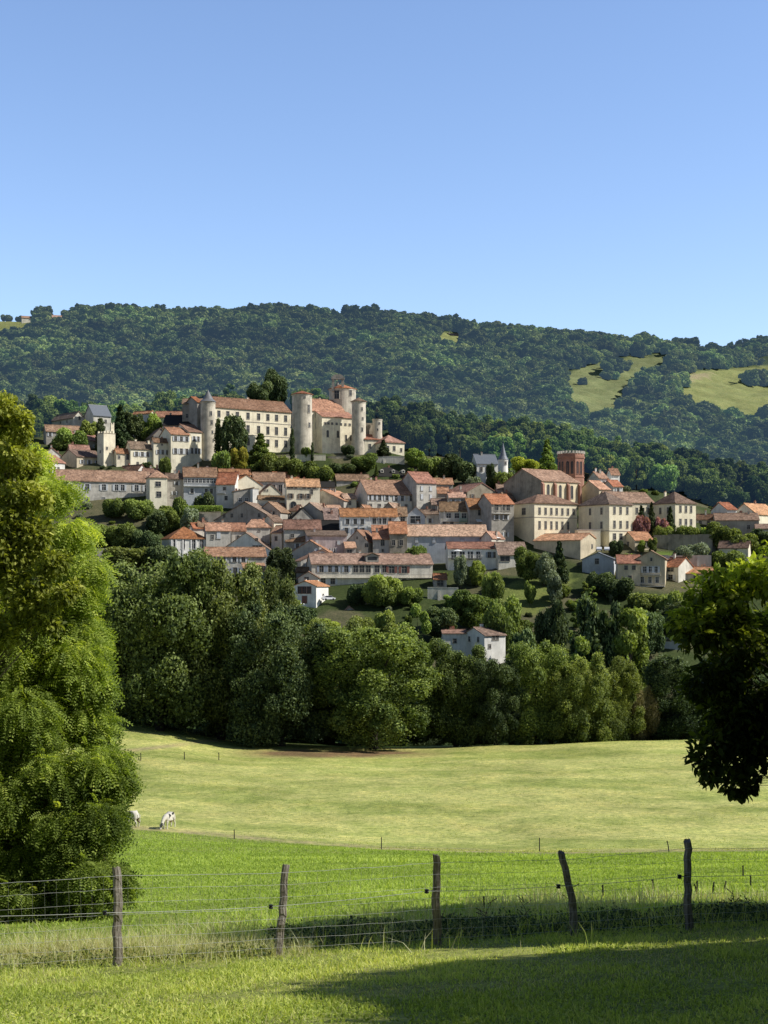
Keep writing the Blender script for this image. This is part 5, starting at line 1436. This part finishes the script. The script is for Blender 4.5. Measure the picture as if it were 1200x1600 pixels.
# feathery tree (left)
L1=px_lobes([(52,718,26,31.5),(82,772,32,31),(112,830,36,31),(75,855,50,31.5),(128,905,44,30.5),(85,945,55,30.5),(30,1015,50,30),(62,975,50,30.3),(138,985,34,30.5),(115,1040,52,30),(60,1060,70,30.5),(150,1065,26,30),(130,1120,50,30),(40,1150,80,29.5),
 (150,1195,48,29),(95,1210,60,29),(190,1215,28,29),(10,1260,80,29),(110,1290,62,28.5),(165,1290,42,28.5),(60,1360,62,28.5),(135,1372,58,28),(180,1370,28,28),(-20,1385,80,28.5),(-70,1150,120,30),(-80,1300,110,29),(-60,950,110,31.5),(10,960,70,32),(150,1400,30,27.6),(30,1420,40,27.8),(100,1425,36,27.6)])
bx=X_of(30,30); base1=(bx,30.0,Hs(bx,30.0))
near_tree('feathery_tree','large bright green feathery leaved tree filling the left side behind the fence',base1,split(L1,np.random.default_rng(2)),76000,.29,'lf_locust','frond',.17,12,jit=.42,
   tint=lambda P:.22*np.clip((P[:,2]+1)/6,-1,1)-.12*(P[:,2]<-4),droop=.6,cut=.45)  # tint darkens the low boughs, painting in their shade
# broad leaved tree with yellowing tips behind it
L2=px_lobes([(-5,640,42,27.5),(32,668,30,27.3),(-40,700,80,28),(25,720,42,27.5),(48,775,34,27.3),(0,800,60,27.6),(58,838,36,27.2),(20,870,55,27.3),(85,885,30,27),(104,925,24,26.8),(40,935,50,27),(75,965,28,26.8),(-50,880,90,28),(-60,1000,80,27.8),(5,990,36,27.2)])
bx=X_of(-120,28); base2=(bx,28.0,Hs(bx,28.0))
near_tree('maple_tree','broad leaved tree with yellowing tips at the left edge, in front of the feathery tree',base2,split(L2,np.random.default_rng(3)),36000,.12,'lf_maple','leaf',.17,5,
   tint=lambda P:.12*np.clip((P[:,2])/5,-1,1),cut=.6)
# dark leafy tree entering from the right
L3=px_lobes([(1130,930,55,22.6),(1180,905,50,23),(1095,975,46,22.4),(1150,1010,75,22.8),(1105,1060,46,22.3),(1150,1100,70,22.6),(1115,1160,46,22.2),(1165,1180,62,22.5),(1110,1205,26,22),(1160,1228,30,22.2),
 (1240,890,60,23.4),(1230,1000,90,23.5),(1240,1130,90,23),(1250,1210,50,22.6),(1330,900,90,24.5),(1330,1030,110,24),(1330,1150,100,23.4),(1440,930,110,24.5),(1440,1080,120,24),(1530,1000,110,24),(1260,1020,90,25.3),(1380,1000,120,25.8),(1380,1100,110,21.8),(1450,1150,100,21.2),(1560,1100,110,21),(1500,980,110,22),(1600,1000,110,24),(1640,1130,110,22),(1420,1180,90,22.6),(1540,1180,90,24)])
bx=X_of(1345,23.6); base3=(bx,23.6,Hs(bx,23.6))
near_tree('lime_tree','dark leaved tree reaching in from the right, its top leaves tinted a sunlit yellow green',base3,split(L3,np.random.default_rng(4)),72000,.145,'lf_right','leaf',.16,9,
   bmat='barkdark',tint=lambda P:.40*np.clip((P[:,2]+1.0)/.9,-.6,1),jit=.3,cut=.55,twig=4,droop=.3)  # tint lightens the top leaves, sunlight painted into their colour
# tree outside the frame that shades the lawn
rr=np.random.default_rng(8)
L4=[]
while len(L4)<120:
    x_,y_,h_=rr.uniform(7,19),14.3-9*rr.uniform()**1.5,rr.uniform(3.0,10.5)
    if x_-1.19*h_>3.2 and x_-1.7>y_*.30+1: L4.append((x_,y_,Hs(12,12)+h_,1.8))
b4=(12.2,12.9,Hs(12.2,12.9))
near_tree('shade_tree','broad leafy tree standing on the lawn beside the viewpoint, shading the grass',b4,np.array(L4),110000,.26,'lf_mid','leaf',.25,6,bmat='bark',cut=.55,jit=.12)

L5=[]  # unseen tree added to cast shade on the strip behind the fence
while len(L5)<60:
    x_,y_,h_=rr.uniform(8.5,15),rr.uniform(18.6,21.6),rr.uniform(2,9)
    if x_-1.19*h_>-.6 and (y_<20.6 or h_<5.5) and x_-1.6>y_*.30+.6: L5.append((x_,y_,Hs(11,22)+h_,1.6))
b5=(12.0,22.8,Hs(12.0,22.8))
near_tree('shade_tree','second broad leafy tree, unseen, added by the fence to shade the strip behind it',b5,np.array(L5),60000,.25,'lf_mid','leaf',.2,16,bmat='bark',cut=.55,jit=.15)
for i,(x_,y_,h_,r_) in enumerate([(-9,-9,15,6.5),(3,-12,17,7.5),(14,-8,16,7),(22,2,15,6.5),(-20,-2,14,6)]):  # unseen trees added to keep sky light off the foreground
    tree_at(x_,y_,Hs(x_,y_)-.2,h_,r_,'oak','lf_oak' and i%4,('lf_oak','lf_mid')[i%2],'tall unseen oak added around the viewpoint to block sky light',name='broadleaf_tree',grp='added oaks blocking sky light',tmat='barkdark',**HI)
# ---- grass as blades
def blades(name,label,X,Y,hgt,wid,mat,rng,lean=.35,tint=None,seg=2,cat='grass',curve=.5):
    n=len(X); Z=H(X,Y); a=rng.uniform(0,6.28,n); la=rng.uniform(0,6.28,n); ln=np.abs(rng.normal(0,lean,n))
    hv=hgt; D=np.stack([np.cos(la)*ln,np.sin(la)*ln,np.ones(n)],1); D=unit(D)
    S=np.stack([np.cos(a),np.sin(a),np.zeros(n)],1)*wid[:,None]
    B=np.stack([X,Y,Z-.02],1); lat=np.stack([np.cos(la),np.sin(la),np.full(n,-.25)],1)
    M=B+D*(hv*.55)[:,None]; T=B+D*hv[:,None]+lat*(hv*ln*curve)[:,None]
    V=np.stack([B-S,B+S,M+S*.8,M-S*.8,T+S*.15,T-S*.15],1).reshape(-1,3); i=np.arange(n)*6
    Q=np.concatenate([np.stack([i,i+1,i+2,i+3],1),np.stack([i+3,i+2,i+4,i+5],1)])
    tn=rng.uniform(.1,.8,n) if tint is None else tint
    me=np_mesh(name,V,Q,MATS[mat],{'tint':('FACE',np.clip(np.concatenate([tn,tn+.12]),0,1))})
    o=link(bpy.data.objects.new(name,me)); return tag(o,label,cat,kind='stuff')
def scatter(n,y0,y1,rng,pad=1.25,bias=1.0):
    y=y0+(y1-y0)*rng.random(n)**bias; x=(rng.random(n)*2-1)*(y*600/F*pad+1.0); return x,y
x,y=scatter(210000,10.5,20.2,rg,1.35); cl=vnoise(x,y,.8,4); k=rg.random(len(x))<(.35+.8*cl); x,y,cl=x[k],y[k],cl[k]
c2=vnoise(x,y,2.2,14)
k=rg.random(len(x))<.75; x,y,cl,c2=x[k],y[k],cl[k],c2[k]
blades('lawn_grass','short green lawn grass in front of the fence',x,y,(.032+.05*cl)*rg.uniform(.5,1.4,len(x)),np.full(len(x),.0075),'lf_grass',rg,.7,tint=.05+.5*c2+.3*cl+rg.normal(0,.24,len(x)))
x,y=scatter(60000,10.5,20.2,rg,1.35); c4=vnoise(x,y,1.1,71); k=rg.random(len(x))<(c4-.35)*1.2; x,y=x[k],y[k]
blades('lawn_grass','faded straw coloured grass mixed into the lawn',x,y,.06*rg.uniform(.5,1.5,len(x)),np.full(len(x),.005),'lf_dry',rg,.9,tint=rg.uniform(0,.7,len(x)))
# leafy weeds in the lawn
x,y=scatter(26000,10.5,21.5,rg,1.3); cl=vnoise(x,y,1.3,44); k=cl>.60; x,y=x[k],y[k]
P=np.stack([x,y,H(x,y)+rg.uniform(.01,.07,len(x))],1); V,Q=leaf_quads(P,np.tile([0,0,1.],(len(x),1)),np.full(len(x),.018),rg,.7,.6)
me=np_mesh('weeds',V,Q,MATS['lf_grass'],{'tint':('FACE',rg.uniform(0,.5,len(x)))}); tag(link(bpy.data.objects.new('weeds',me)),'low leafy weeds growing through the lawn','weeds',kind='stuff')
# tall dry grass along the fence
def dryband(n,yc,sd,rng,x0=-8,x1=9,hm=.45,nm='tall_grass',mat='lf_dry',lb='tall pale dry grass along the wire fence',th=.0,w=.005):
    x=rng.uniform(x0,x1,n); y=yc+rng.normal(0,sd,n)-.10*x*0; cl=vnoise(x,y,.7,31)
    k=rng.random(n)<cl*1.3-th; x,y,cl=x[k],y[k],cl[k]
    blades(nm,lb,x,y,hm*(.25+1.0*cl)*rng.uniform(.35,1.25,len(x)),np.full(len(x),w*.8),mat,rng,.55,tint=rng.uniform(.1,.95,len(x)))
dryband(17000,20.0,.7,rg,-8,-1.0,hm=.32)
dryband(2200,20.4,.6,rg,-1.2,9,hm=.28)
dryband(9000,21.3,1.2,rg,-9,9,.36,'green_grass','lf_grass','longer green grass at the foot of the fence',w=.007)
dryband(6000,25.5,2.2,rg,1.5,11,.36,'tall_grass','lf_dry','tall pale dry grass beyond the fence at the right',w=.007)
dryband(6000,22.,1.4,rg,-9,2,.42,'tall_grass','lf_dry','tall pale dry grass on the bank beyond the fence at the left',w=.006)
# field grass
x,y=scatter(150000,21,62,rg,1.15,.85); cl=vnoise(x,y,2.5,6); cl2=vnoise(x,y,.9,16)
blades('field_grass','lush green grass of the field below the fence',x,y,(.05+.09*cl*cl2)*rg.uniform(.6,1.4,len(x)),.008+.00025*y,'lf_field',rg,.7,tint=.0+.55*cl+.35*cl2*rg.random(len(x))+rg.normal(0,.15,len(x)))
x,y=scatter(90000,62,122,rg,1.1); z_=H(x,y); u_=600+F*x/y; v_=HY-F*z_/y; k=v_>dirt_line(u_,v_)+1.5; xf,yf=x[k],y[k]; cl=vnoise(xf,yf,4.5,6)
blades('field_grass','lush green grass in the farther part of the field',xf,yf,(.07+.10*cl)*rg.uniform(.6,1.4,len(xf)),np.full(len(xf),.035),'lf_field',rg,.7,tint=.1+.6*cl+rg.normal(0,.12,len(xf)))
x,y=scatter(190000,85,225,rg,1.08); z_=H(x,y); u_=600+F*x/y; v_=HY-F*z_/y; k=(v_<dirt_line(u_,v_)-1); x,y=x[k],y[k]; cl=vnoise(x,y,5.,7); c3=vnoise(x,y*1.6,1.6,27)
u_=u_[(v_<dirt_line(u_,v_)-1)]; v_=HY-F*H(x,y)/y; soil=((np.abs(u_-530)<180)&(v_<1188))|((u_<430)&(np.abs(v_-np.interp(u_,[150,200,260,330,420,520],[1176,1173,1166,1157,1150,1148]))<5))
k=(rg.random(len(x))<.2+.9*c3)&~soil; x,y,cl=x[k],y[k],cl[k]
blades('meadow_grass','dry yellow green grass of the grazed meadow',x,y,(.04+.06*cl)*rg.uniform(.5,1.4,len(x)),np.full(len(x),.03),'lf_hay',rg,.9,tint=.05+.5*cl+rg.normal(0,.32,len(x)))
# dark leafy weeds (nettles, brambles) at the right fence foot, leaves darkened further for shade
def weedpatch(n,x0,x1,yc,sd,h,mat,label,seed,sz=.05):
    r_=np.random.default_rng(seed); x=r_.uniform(x0,x1,n); y=yc+r_.normal(0,sd,n); cl=vnoise(x,y,.5,seed)
    z_=H(x,y)+r_.random(n)**1.2*h*(.3+cl); P=np.stack([x,y,z_],1); V,Q=leaf_quads(P,np.tile([0,0,.6],(n,1)),np.full(n,sz),r_,.9,.5)
    me=np_mesh('weeds',V,Q,MATS[mat],{'tint':('FACE',r_.uniform(0,1,n))}); tag(link(bpy.data.objects.new('weeds',me)),label,'weeds',kind='stuff')
weedpatch(34000,-1.7,9,20.9,.6,.26,'lf_dark','dark leafy brambles at the foot of the fence on the right, darkened further for shade',3,.026)
weedpatch(3500,-7,-1.5,19.2,.4,.16,'lf_mid','leafy weeds at the foot of the fence on the left',4,.026)
weedpatch(3500,-5.0,-2.0,12.3,.4,.2,'lf_grass','leafy weeds at the lower left corner of the lawn',5,.022)
def stems(n,x0,x1,yc,seed,h=.8):
    r_=random.Random(seed); m=MB()
    for k in range(n):
        x=r_.uniform(x0,x1); y=yc+r_.gauss(0,.5); z_=Hs(x,y); hh=h*r_.uniform(.5,1.1); dx=r_.uniform(-.2,.2)
        m.tube([(x,y,z_-.05),(x+dx*.4,y,z_+hh*.6),(x+dx,y,z_+hh)],[.006,.005,.003],4)
        for q in range(5):
            a=r_.uniform(-1,1)*.18; zz=z_+hh*r_.uniform(.4,1); m.tube([(x+dx*.5,y,zz-.05),(x+dx*.5+a,y+r_.uniform(-.1,.1),zz+.04)],[.004,.008],4)
    tag(m.build('seed_stems',MATS['wood']),'dark dry weed stalks standing behind the fence','weeds',kind='stuff')
stems(7,.5,8,21.5,4,.75)

# ---- the fence
posts=[(184,1505,182,1356,18.5,.068,1),(432,1485,447,1352,19.0,.060,2),(683,1472,682,1336,19.2,.064,3),(895,1462,882,1332,19.4,.060,4),(1077,1458,1074,1314,19.4,.060,5),(-75,1520,-78,1372,18.3,.065,6),(1300,1452,1300,1312,19.5,.065,7)]
fb=(X_of(640,19.2),19.2,Hs(X_of(640,19.2),19.2)); fence=empty('wire_fence',fb); tag(fence,'old wire mesh fence on five rough wooden posts across the foot of the lawn','fence')
PL={1:'short grey weathered post, leftmost, sunlit on its right side',2:'thin post leaning to the right',3:'straight pale grey split post in the middle',4:'crooked dark post leaning to the left at its top',5:'tallest dark straight post near the right edge'}
tops=[]
for (bx_,by_,tx_,ty_,Y,r,k) in posts:
    rr=random.Random(k); b=Vector((X_of(bx_,Y),Y,Hs(X_of(bx_,Y),Y)-.35)); t_=Vector((X_of(tx_,Y),Y,Z_of(ty_,Y)))
    n=26; segs=14; V=[]; m=MB(); ringv=[]
    wob=[(rr.gauss(0,.010),rr.gauss(0,.010)) for _ in range(segs+1)]
    prof=[1+.10*math.sin(3*a+k)+.06*math.sin(7*a+2*k)+.05*math.sin(13*a) for a in [2*math.pi*j/n for j in range(n)]]
    for i in range(segs+1):
        f=i/segs; c=b.lerp(t_,f)
        if k==4: c=c+Vector((.05*math.sin(f*math.pi*1.2)*1.2,0,0))
        c=c+Vector((wob[i][0],wob[i][1],0))
        for j in range(n):
            a=2*math.pi*j/n; q=r*.86*prof[j]*(1.12-.2*f)*(1+.03*math.sin(9*f+j*.5+k)); zt=(rr.uniform(-.012,.012)+.02*math.cos(a+k)) if i==segs else 0
            m.v.append((c.x+q*math.cos(a),c.y+q*math.sin(a),c.z+zt))
    for i in range(segs):
        for j in range(n):
            l=(j+1)%n; m.f.append((i*n+j,i*n+l,(i+1)*n+l,(i+1)*n+j)); m.m.append(0)
    m.f.append(tuple(segs*n+j for j in range(n))); m.m.append(0)
    o=m.build('post',MATS['postwood'],fence,-Vector(fb)); 
    if k in PL: o['label']=PL[k]
    tops.append((b,t_,k))
tops.sort(key=lambda q:q[0].x)
HS=[.10,.20,.31,.42,.54,.66,.80,.93]   # strand height as a fraction of the post height above ground
def fpos(i,f):  # point on post i at fraction f
    b,t_,k=tops[i]; g=b+Vector((0,0,.35)); p=g.lerp(t_,f); p=p+Vector((0,-.075,0)); return p
m=MB(); rr=random.Random(4)
for f in HS:
    for i in range(len(tops)-1):
        a,b_=fpos(i,f),fpos(i+1,f); n=12; sag=rr.uniform(.003,.014)
        m.tube([a.lerp(b_,j/n)-Vector((0,0,sag*4*(j/n)*(1-j/n)+rr.uniform(-.006,.006))) for j in range(n+1)],.0017 if f<.9 else .0026,4)
m.build('strand_wire',MATS['wire'],fence,-Vector(fb))
m=MB()
for i in range(len(tops)-1):
    a0,b0=fpos(i,HS[0]),fpos(i+1,HS[0]); a1,b1=fpos(i,HS[-1]),fpos(i+1,HS[-1]); n=int((b0-a0).length/.15)
    for j in range(1,n):
        q=j/n; p0=a0.lerp(b0,q); p1=a1.lerp(b1,q)
        m.tube([p0+Vector((rr.uniform(-.01,.01),0,0)),p0.lerp(p1,.5)+Vector((rr.uniform(-.02,.02),0,-.02)),p1-Vector((0,0,.035))],.0012,3)
m.build('mesh_wire',MATS['wire'],fence,-Vector(fb))
# electric wire held on black insulators
m=MB(); pts_=[]
for i,(b,t_,k) in enumerate(tops):
    p=fpos(i,.56 if k<3 else .62)+Vector((-.14,-.03,0)); pts_.append(p)
for i in range(len(pts_)-1): m.tube([pts_[i].lerp(pts_[i+1],j/8)-Vector((0,0,.012*4*(j/8)*(1-j/8))) for j in range(9)],.0036,5)
m.build('electric_wire',MATS['wirewhite'],fence,-Vector(fb))
for i,p in enumerate(pts_):
    m=MB(); m.lathe([(.012,-.03),(.03,-.025),(.03,-.01),(.018,0),(.03,.01),(.03,.025),(.012,.03)],10)
    q=fpos(i,.6); m.tube([(0,0,0),(.06,.03,0),(.15,.08,.0)],.006,5)
    m.build('insulator',MATS['insulator'],fence,p-Vector(fb))
# thin stakes along the field edge and beyond the fence
G='thin electric fence stakes'
for (px,by,h,Y,ln,lb) in [(366,1306,13,118,0,'thin stake on the field edge, nearest to the grazing cow'),(596,1326,17,104,0,'thin dark stake on the field edge at the middle of the picture'),(843,1331,20,92,0,'taller dark stake on the field edge above the crooked post'),
   (1046,1331,16,92,-.2,'short tilted stake on the field edge above the tallest post'),(220,1167,10,178,0,'tiny stake on the far side of the meadow, leftmost beside the feathery tree'),(288,1164,10,182,0,'tiny stake on the far side of the meadow, second from the left'),
   (342,1160,10,186,0,'tiny stake on the far side of the meadow by the end of the pale path'),(1161,1371,17,44,0,'thin stake in the dry grass at the right edge'),(1173,1396,15,36,0,'stake at the right edge just below the thin one'),
   (1090,1411,17,30,-.25,'leaning short stake just right of the tallest post'),(1089,1414,22,30,.02,'upright short stake touching the tallest post'),(1113,1409,17,31,.15,'short stake leaning right, second right of the tallest post'),(1131,1403,15,32,.2,'short stake leaning right, third right of the tallest post'),
   (942,1421,18,30,0,'short double stake between the crooked and the tallest post'),(756,1437,18,26,0,'short brown stake right of the middle post'),(1020,1402,15,34,0,'thin short stake left of the tallest post')]:
    X=X_of(px,Y); zg=Hs(X,Y); ho=(h+2)*Y/F; m=MB(); r=.0003*Y+.011
    top_z=ho
    m.tube([(0,0,-.3),(ln*top_z*.5,0,top_z*.5),(ln*top_z,0,top_z)],[r,r*.95,r*.8],6); 
    m.tube([(ln*top_z-r*1.5,0,top_z*.9),(ln*top_z+r*.5,0,top_z*.9)],r*.5,4)
    tag(m.build('stake',MATS['dark'],None,(X,Y,zg)),lb,'stake',G)

# ---- cows
def skinmesh(name,verts,edges,radii,mat,parent,loc,rz,lvl=2,root=0):
    me=bpy.data.meshes.new(name); me.from_pydata(verts,edges,[]); o=bpy.data.objects.new(name,me); link(o,parent); o.location=loc; o.rotation_euler=(0,0,rz)
    me.materials.append(MATS[mat]); md=o.modifiers.new('skin','SKIN'); md.use_smooth_shade=True
    for i,r in enumerate(radii):
        sv=me.skin_vertices[0].data[i]; sv.radius=r if hasattr(r,'__len__') else (r,r); sv.use_root=(i==root)
    s_=o.modifiers.new('sub','SUBSURF'); s_.levels=lvl; s_.render_levels=lvl
    return o
def cow(px,base,Y,rz,label,mat):
    X=X_of(px,Y); z_=Hs(X,Y); root=empty('cow',(X,Y,z_),rz); tag(root,label,'cow','cows grazing in the meadow')
    # body axis along +x (head at +x), grazing: neck reaches down
    v=[(-.72,0,1.12),(-.45,0,1.10),(-.05,0,1.02),(.35,0,1.02),(.62,0,1.08),(.86,0,.98),(1.12,0,.62),(1.30,0,.34),(1.42,0,.14)]
    r=[(.20,.24),(.29,.31),(.33,.37),(.31,.36),(.25,.30),(.16,.21),(.12,.16),(.115,.135),(.075,.08)]
    e=[(i,i+1) for i in range(8)]
    for sx,sy in ((.52,.17),(.52,-.17)):
        i=len(v); v+= [(sx,sy,.78),(sx+.03,sy,.46),(sx+.01,sy,.24),(sx+.05,sy,.03)]; r+=[.125,.075,.05,.06]; e+=[(3,i),(i,i+1),(i+1,i+2),(i+2,i+3)]
    for sx,sy in ((-.58,.19),(-.58,-.19)):
        i=len(v); v+= [(sx+.03,sy,.82),(sx+.10,sy,.62),(sx-.12,sy,.42),(sx-.07,sy,.2),(sx-.03,sy,.03)]; r+=[.17,.11,.062,.05,.06]; e+=[(1,i),(i,i+1),(i+1,i+2),(i+2,i+3),(i+3,i+4)]
    skinmesh('body',v,e,r,mat,root,(0,0,0),0,2,2)
    for sy in (-1,1):
        m=MB(); m.tube([(1.19,.10*sy,.50),(1.17,.2*sy,.50),(1.16,.29*sy,.46)],[.03,.055,.01],6); m.build('ear',MATS[mat],root,smooth=True)
        m=MB(); m.lathe([(.008,-.02),(.022,0),(.008,.02)],8); m.build('eye',MATS['dark'],root,(1.30,.115*sy,.36))
    m=MB(); m.tube([(-.80,0,1.22),(-.92,0,1.12),(-.93,0,.75),(-.91,0,.55),(-.91,0,.42)],[.035,.03,.02,.05,.01],6); m.build('tail',MATS[mat],root,smooth=True)
    m=MB(); m.lathe([(.03,-.16),(.10,-.10),(.15,0),(.14,.08)],12); 
    for a,b in ((.05,.05),(.05,-.05),(-.05,.05),(-.05,-.05)): m.tube([(a,b,-.12),(a,b,-.2)],.016,5)
    m.build('udder',MATS['muzzle'],root,(-.34,0,.72),smooth=True)
    m=MB(); m.lathe([(.05,-.05),(.078,-.02),(.08,.03),(.05,.05)],10); m.build('muzzle',MATS['muzzle'],root,(1.43,0,.12),smooth=True)
    return root
cow(264,1290,124,math.radians(246),'white cow with dark back patches grazing in the open meadow, head down','cowhide')
cow(206,1287,124.5,math.radians(150),'white and brown cow partly hidden by the feathery tree','cowbrown')

# ---- small things in the village
def parasol(px,py,Y,label,r=1.7):
    X=X_of(px,Y); z_=Z_of(py,Y)-2.3; root=empty('parasol',(X,Y,z_)); tag(root,label,'parasol','parasols')
    m=MB(); m.lathe([(r,2.1),(r*.5,2.42),(.03,2.6)],8); m.build('canopy',MATS['canvas'],root); m=MB(); m.tube([(0,0,-1),(0,0,2.6)],.03,6); m.build('pole',MATS['metal'],root)
parasol(468,943,427,'pale parasol in front of the white cube house'); parasol(776,840,478,'pale parasol beside the stone annex near the convent'); parasol(715,860,462,'pale parasol under the veranda roof edge')
def car(px,py,Y,rz,label):
    X=X_of(px,Y); z_=Z_of(py,Y); root=empty('car',(X,Y,z_),rz); tag(root,label,'car','parked cars')
    m=MB(); m.prism([(-2.1,.35),(2.05,.35),(2.1,.75),(1.3,.9),(.7,1.4),(-1.2,1.45),(-1.95,.95),(-2.12,.8)],'y',-.85,.85); m.build('body',MATS['carpaint'],root)
    m=MB(); m.prism([(1.22,.93),(.66,1.36),(-1.12,1.40),(-1.75,.98)],'y',-.862,.862); m.build('windows',MATS['glass'],root)
    for sx in (-1.3,1.3):
        for sy in (-.86,.86):
            m=MB(); m.prism([(.32*math.cos(a*math.pi/6),.32*math.sin(a*math.pi/6)) for a in range(12)],'y',-.1,.1); m.build('wheel',MATS['tyre'],root,(sx,sy,.32))
    for sy in (-.6,.6):
        m=MB(); m.box(-.03,.03,-.15,.15,-.07,.07); m.build('headlight',MATS['trim_white'],root,(2.09,sy,.68))
car(513,938,432,.5,'white car parked beside the white cube house'); 
for i,(px,py) in enumerate([(936,861.5),(948,861.5)]): car(px,py,466.0,1.45,['white car parked below the convent, the left one','white car parked below the convent, the right one'][i])
def dish(px,py,Y,label):
    X=X_of(px,Y); root=empty('satellite_dish',(X,Y,Z_of(py,Y))); tag(root,label,'satellite dish')
    m=MB(); m.lathe([(.02,.0),(.3,.05),(.5,.16)],14,cap=False); m.lathe([(.02,-.02),(.31,.03),(.52,.16)],14,cap=False); o=m.build('bowl',MATS['canvas'],root); o.rotation_euler=(math.radians(70),0,math.radians(-20))
    m=MB(); m.tube([(0,0,0),(0,.2,-.1),(0,.2,-1)],.04,6); m.build('mast',MATS['metal'],root)
dish(494,859,466,'round white satellite dish on the stone gabled house')
# ---------------------------------------------------------------- light and camera
EL, AZ = 40.0, 98.0          # sun height, and its bearing clockwise from the viewing direction
sd = Vector((math.sin(R(AZ))*math.cos(R(EL)), math.cos(R(AZ))*math.cos(R(EL)), math.sin(R(EL))))
lg = bpy.data.lights.new('sun', 'SUN'); lg.energy = 5.0; lg.angle = R(.53); lg.color = (1.0, .96, .88)
so = bpy.data.objects.new('sun', lg); link(so); so.rotation_euler = sd.to_track_quat('Z', 'Y').to_euler()
wd = bpy.data.worlds.new('World'); scene.world = wd; wd.use_nodes = True
nt = wd.node_tree; nt.nodes.clear()
sk = nt.nodes.new('ShaderNodeTexSky'); sk.sky_type = 'NISHITA'; sk.sun_disc = False
sk.sun_elevation = R(EL); sk.sun_rotation = R(AZ); sk.altitude = 300; sk.air_density = 1.0; sk.dust_density = .35; sk.ozone_density = 2.2
hs = nt.nodes.new('ShaderNodeHueSaturation'); hs.inputs['Saturation'].default_value = 1.05; hs.inputs['Value'].default_value = 1.38
bg = nt.nodes.new('ShaderNodeBackground'); bg.inputs[1].default_value = .15
wo = nt.nodes.new('ShaderNodeOutputWorld')
nt.links.new(sk.outputs[0], hs.inputs['Color']); mg = nt.nodes.new('ShaderNodeMix'); mg.data_type = 'RGBA'; mg.blend_type = 'MULTIPLY'; mg.inputs[0].default_value = 1
mg.inputs[7].default_value = (1.06, 1.0, 1.04, 1); nt.links.new(hs.outputs[0], mg.inputs[6])
# sky dimmed overhead and behind the viewpoint to deepen the shade
tcw = nt.nodes.new('ShaderNodeTexCoord'); sx = nt.nodes.new('ShaderNodeSeparateXYZ'); nt.links.new(tcw.outputs['Generated'], sx.inputs[0])
mr = nt.nodes.new('ShaderNodeMapRange'); mr.interpolation_type = 'SMOOTHSTEP'
for k_, v_ in enumerate((.36, .85, 1.0, .38)): mr.inputs[k_ + 1].default_value = v_
nt.links.new(sx.outputs[2], mr.inputs[0])
m2 = nt.nodes.new('ShaderNodeMix'); m2.data_type = 'RGBA'; m2.blend_type = 'MULTIPLY'; m2.inputs[0].default_value = 1
nt.links.new(mg.outputs[2], m2.inputs[6]); nt.links.new(mr.outputs[0], m2.inputs[7]); mr2 = nt.nodes.new('ShaderNodeMapRange'); mr2.interpolation_type = 'SMOOTHSTEP'
for k_, v_ in enumerate((-.25, .45, .42, 1.0)): mr2.inputs[k_ + 1].default_value = v_
nt.links.new(sx.outputs[1], mr2.inputs[0])
m3 = nt.nodes.new('ShaderNodeMix'); m3.data_type = 'RGBA'; m3.blend_type = 'MULTIPLY'; m3.inputs[0].default_value = 1
nt.links.new(m2.outputs[2], m3.inputs[6]); nt.links.new(mr2.outputs[0], m3.inputs[7]); nt.links.new(m3.outputs[2], bg.inputs[0]); nt.links.new(bg.outputs[0], wo.inputs[0])
cd = bpy.data.cameras.new('camera'); cam = bpy.data.objects.new('camera', cd); link(cam)
cam.location = (0, 0, 0); cam.rotation_euler = (R(90), 0, 0)
cd.sensor_fit = 'AUTO'; cd.sensor_width = 36; cd.lens = 36 * F / 1600; cd.shift_y = 100 / 1600
cd.clip_start = .1; cd.clip_end = 30000
scene.camera = cam
scene.view_settings.view_transform = 'Standard'; scene.view_settings.look = 'None'; scene.view_settings.exposure = 0
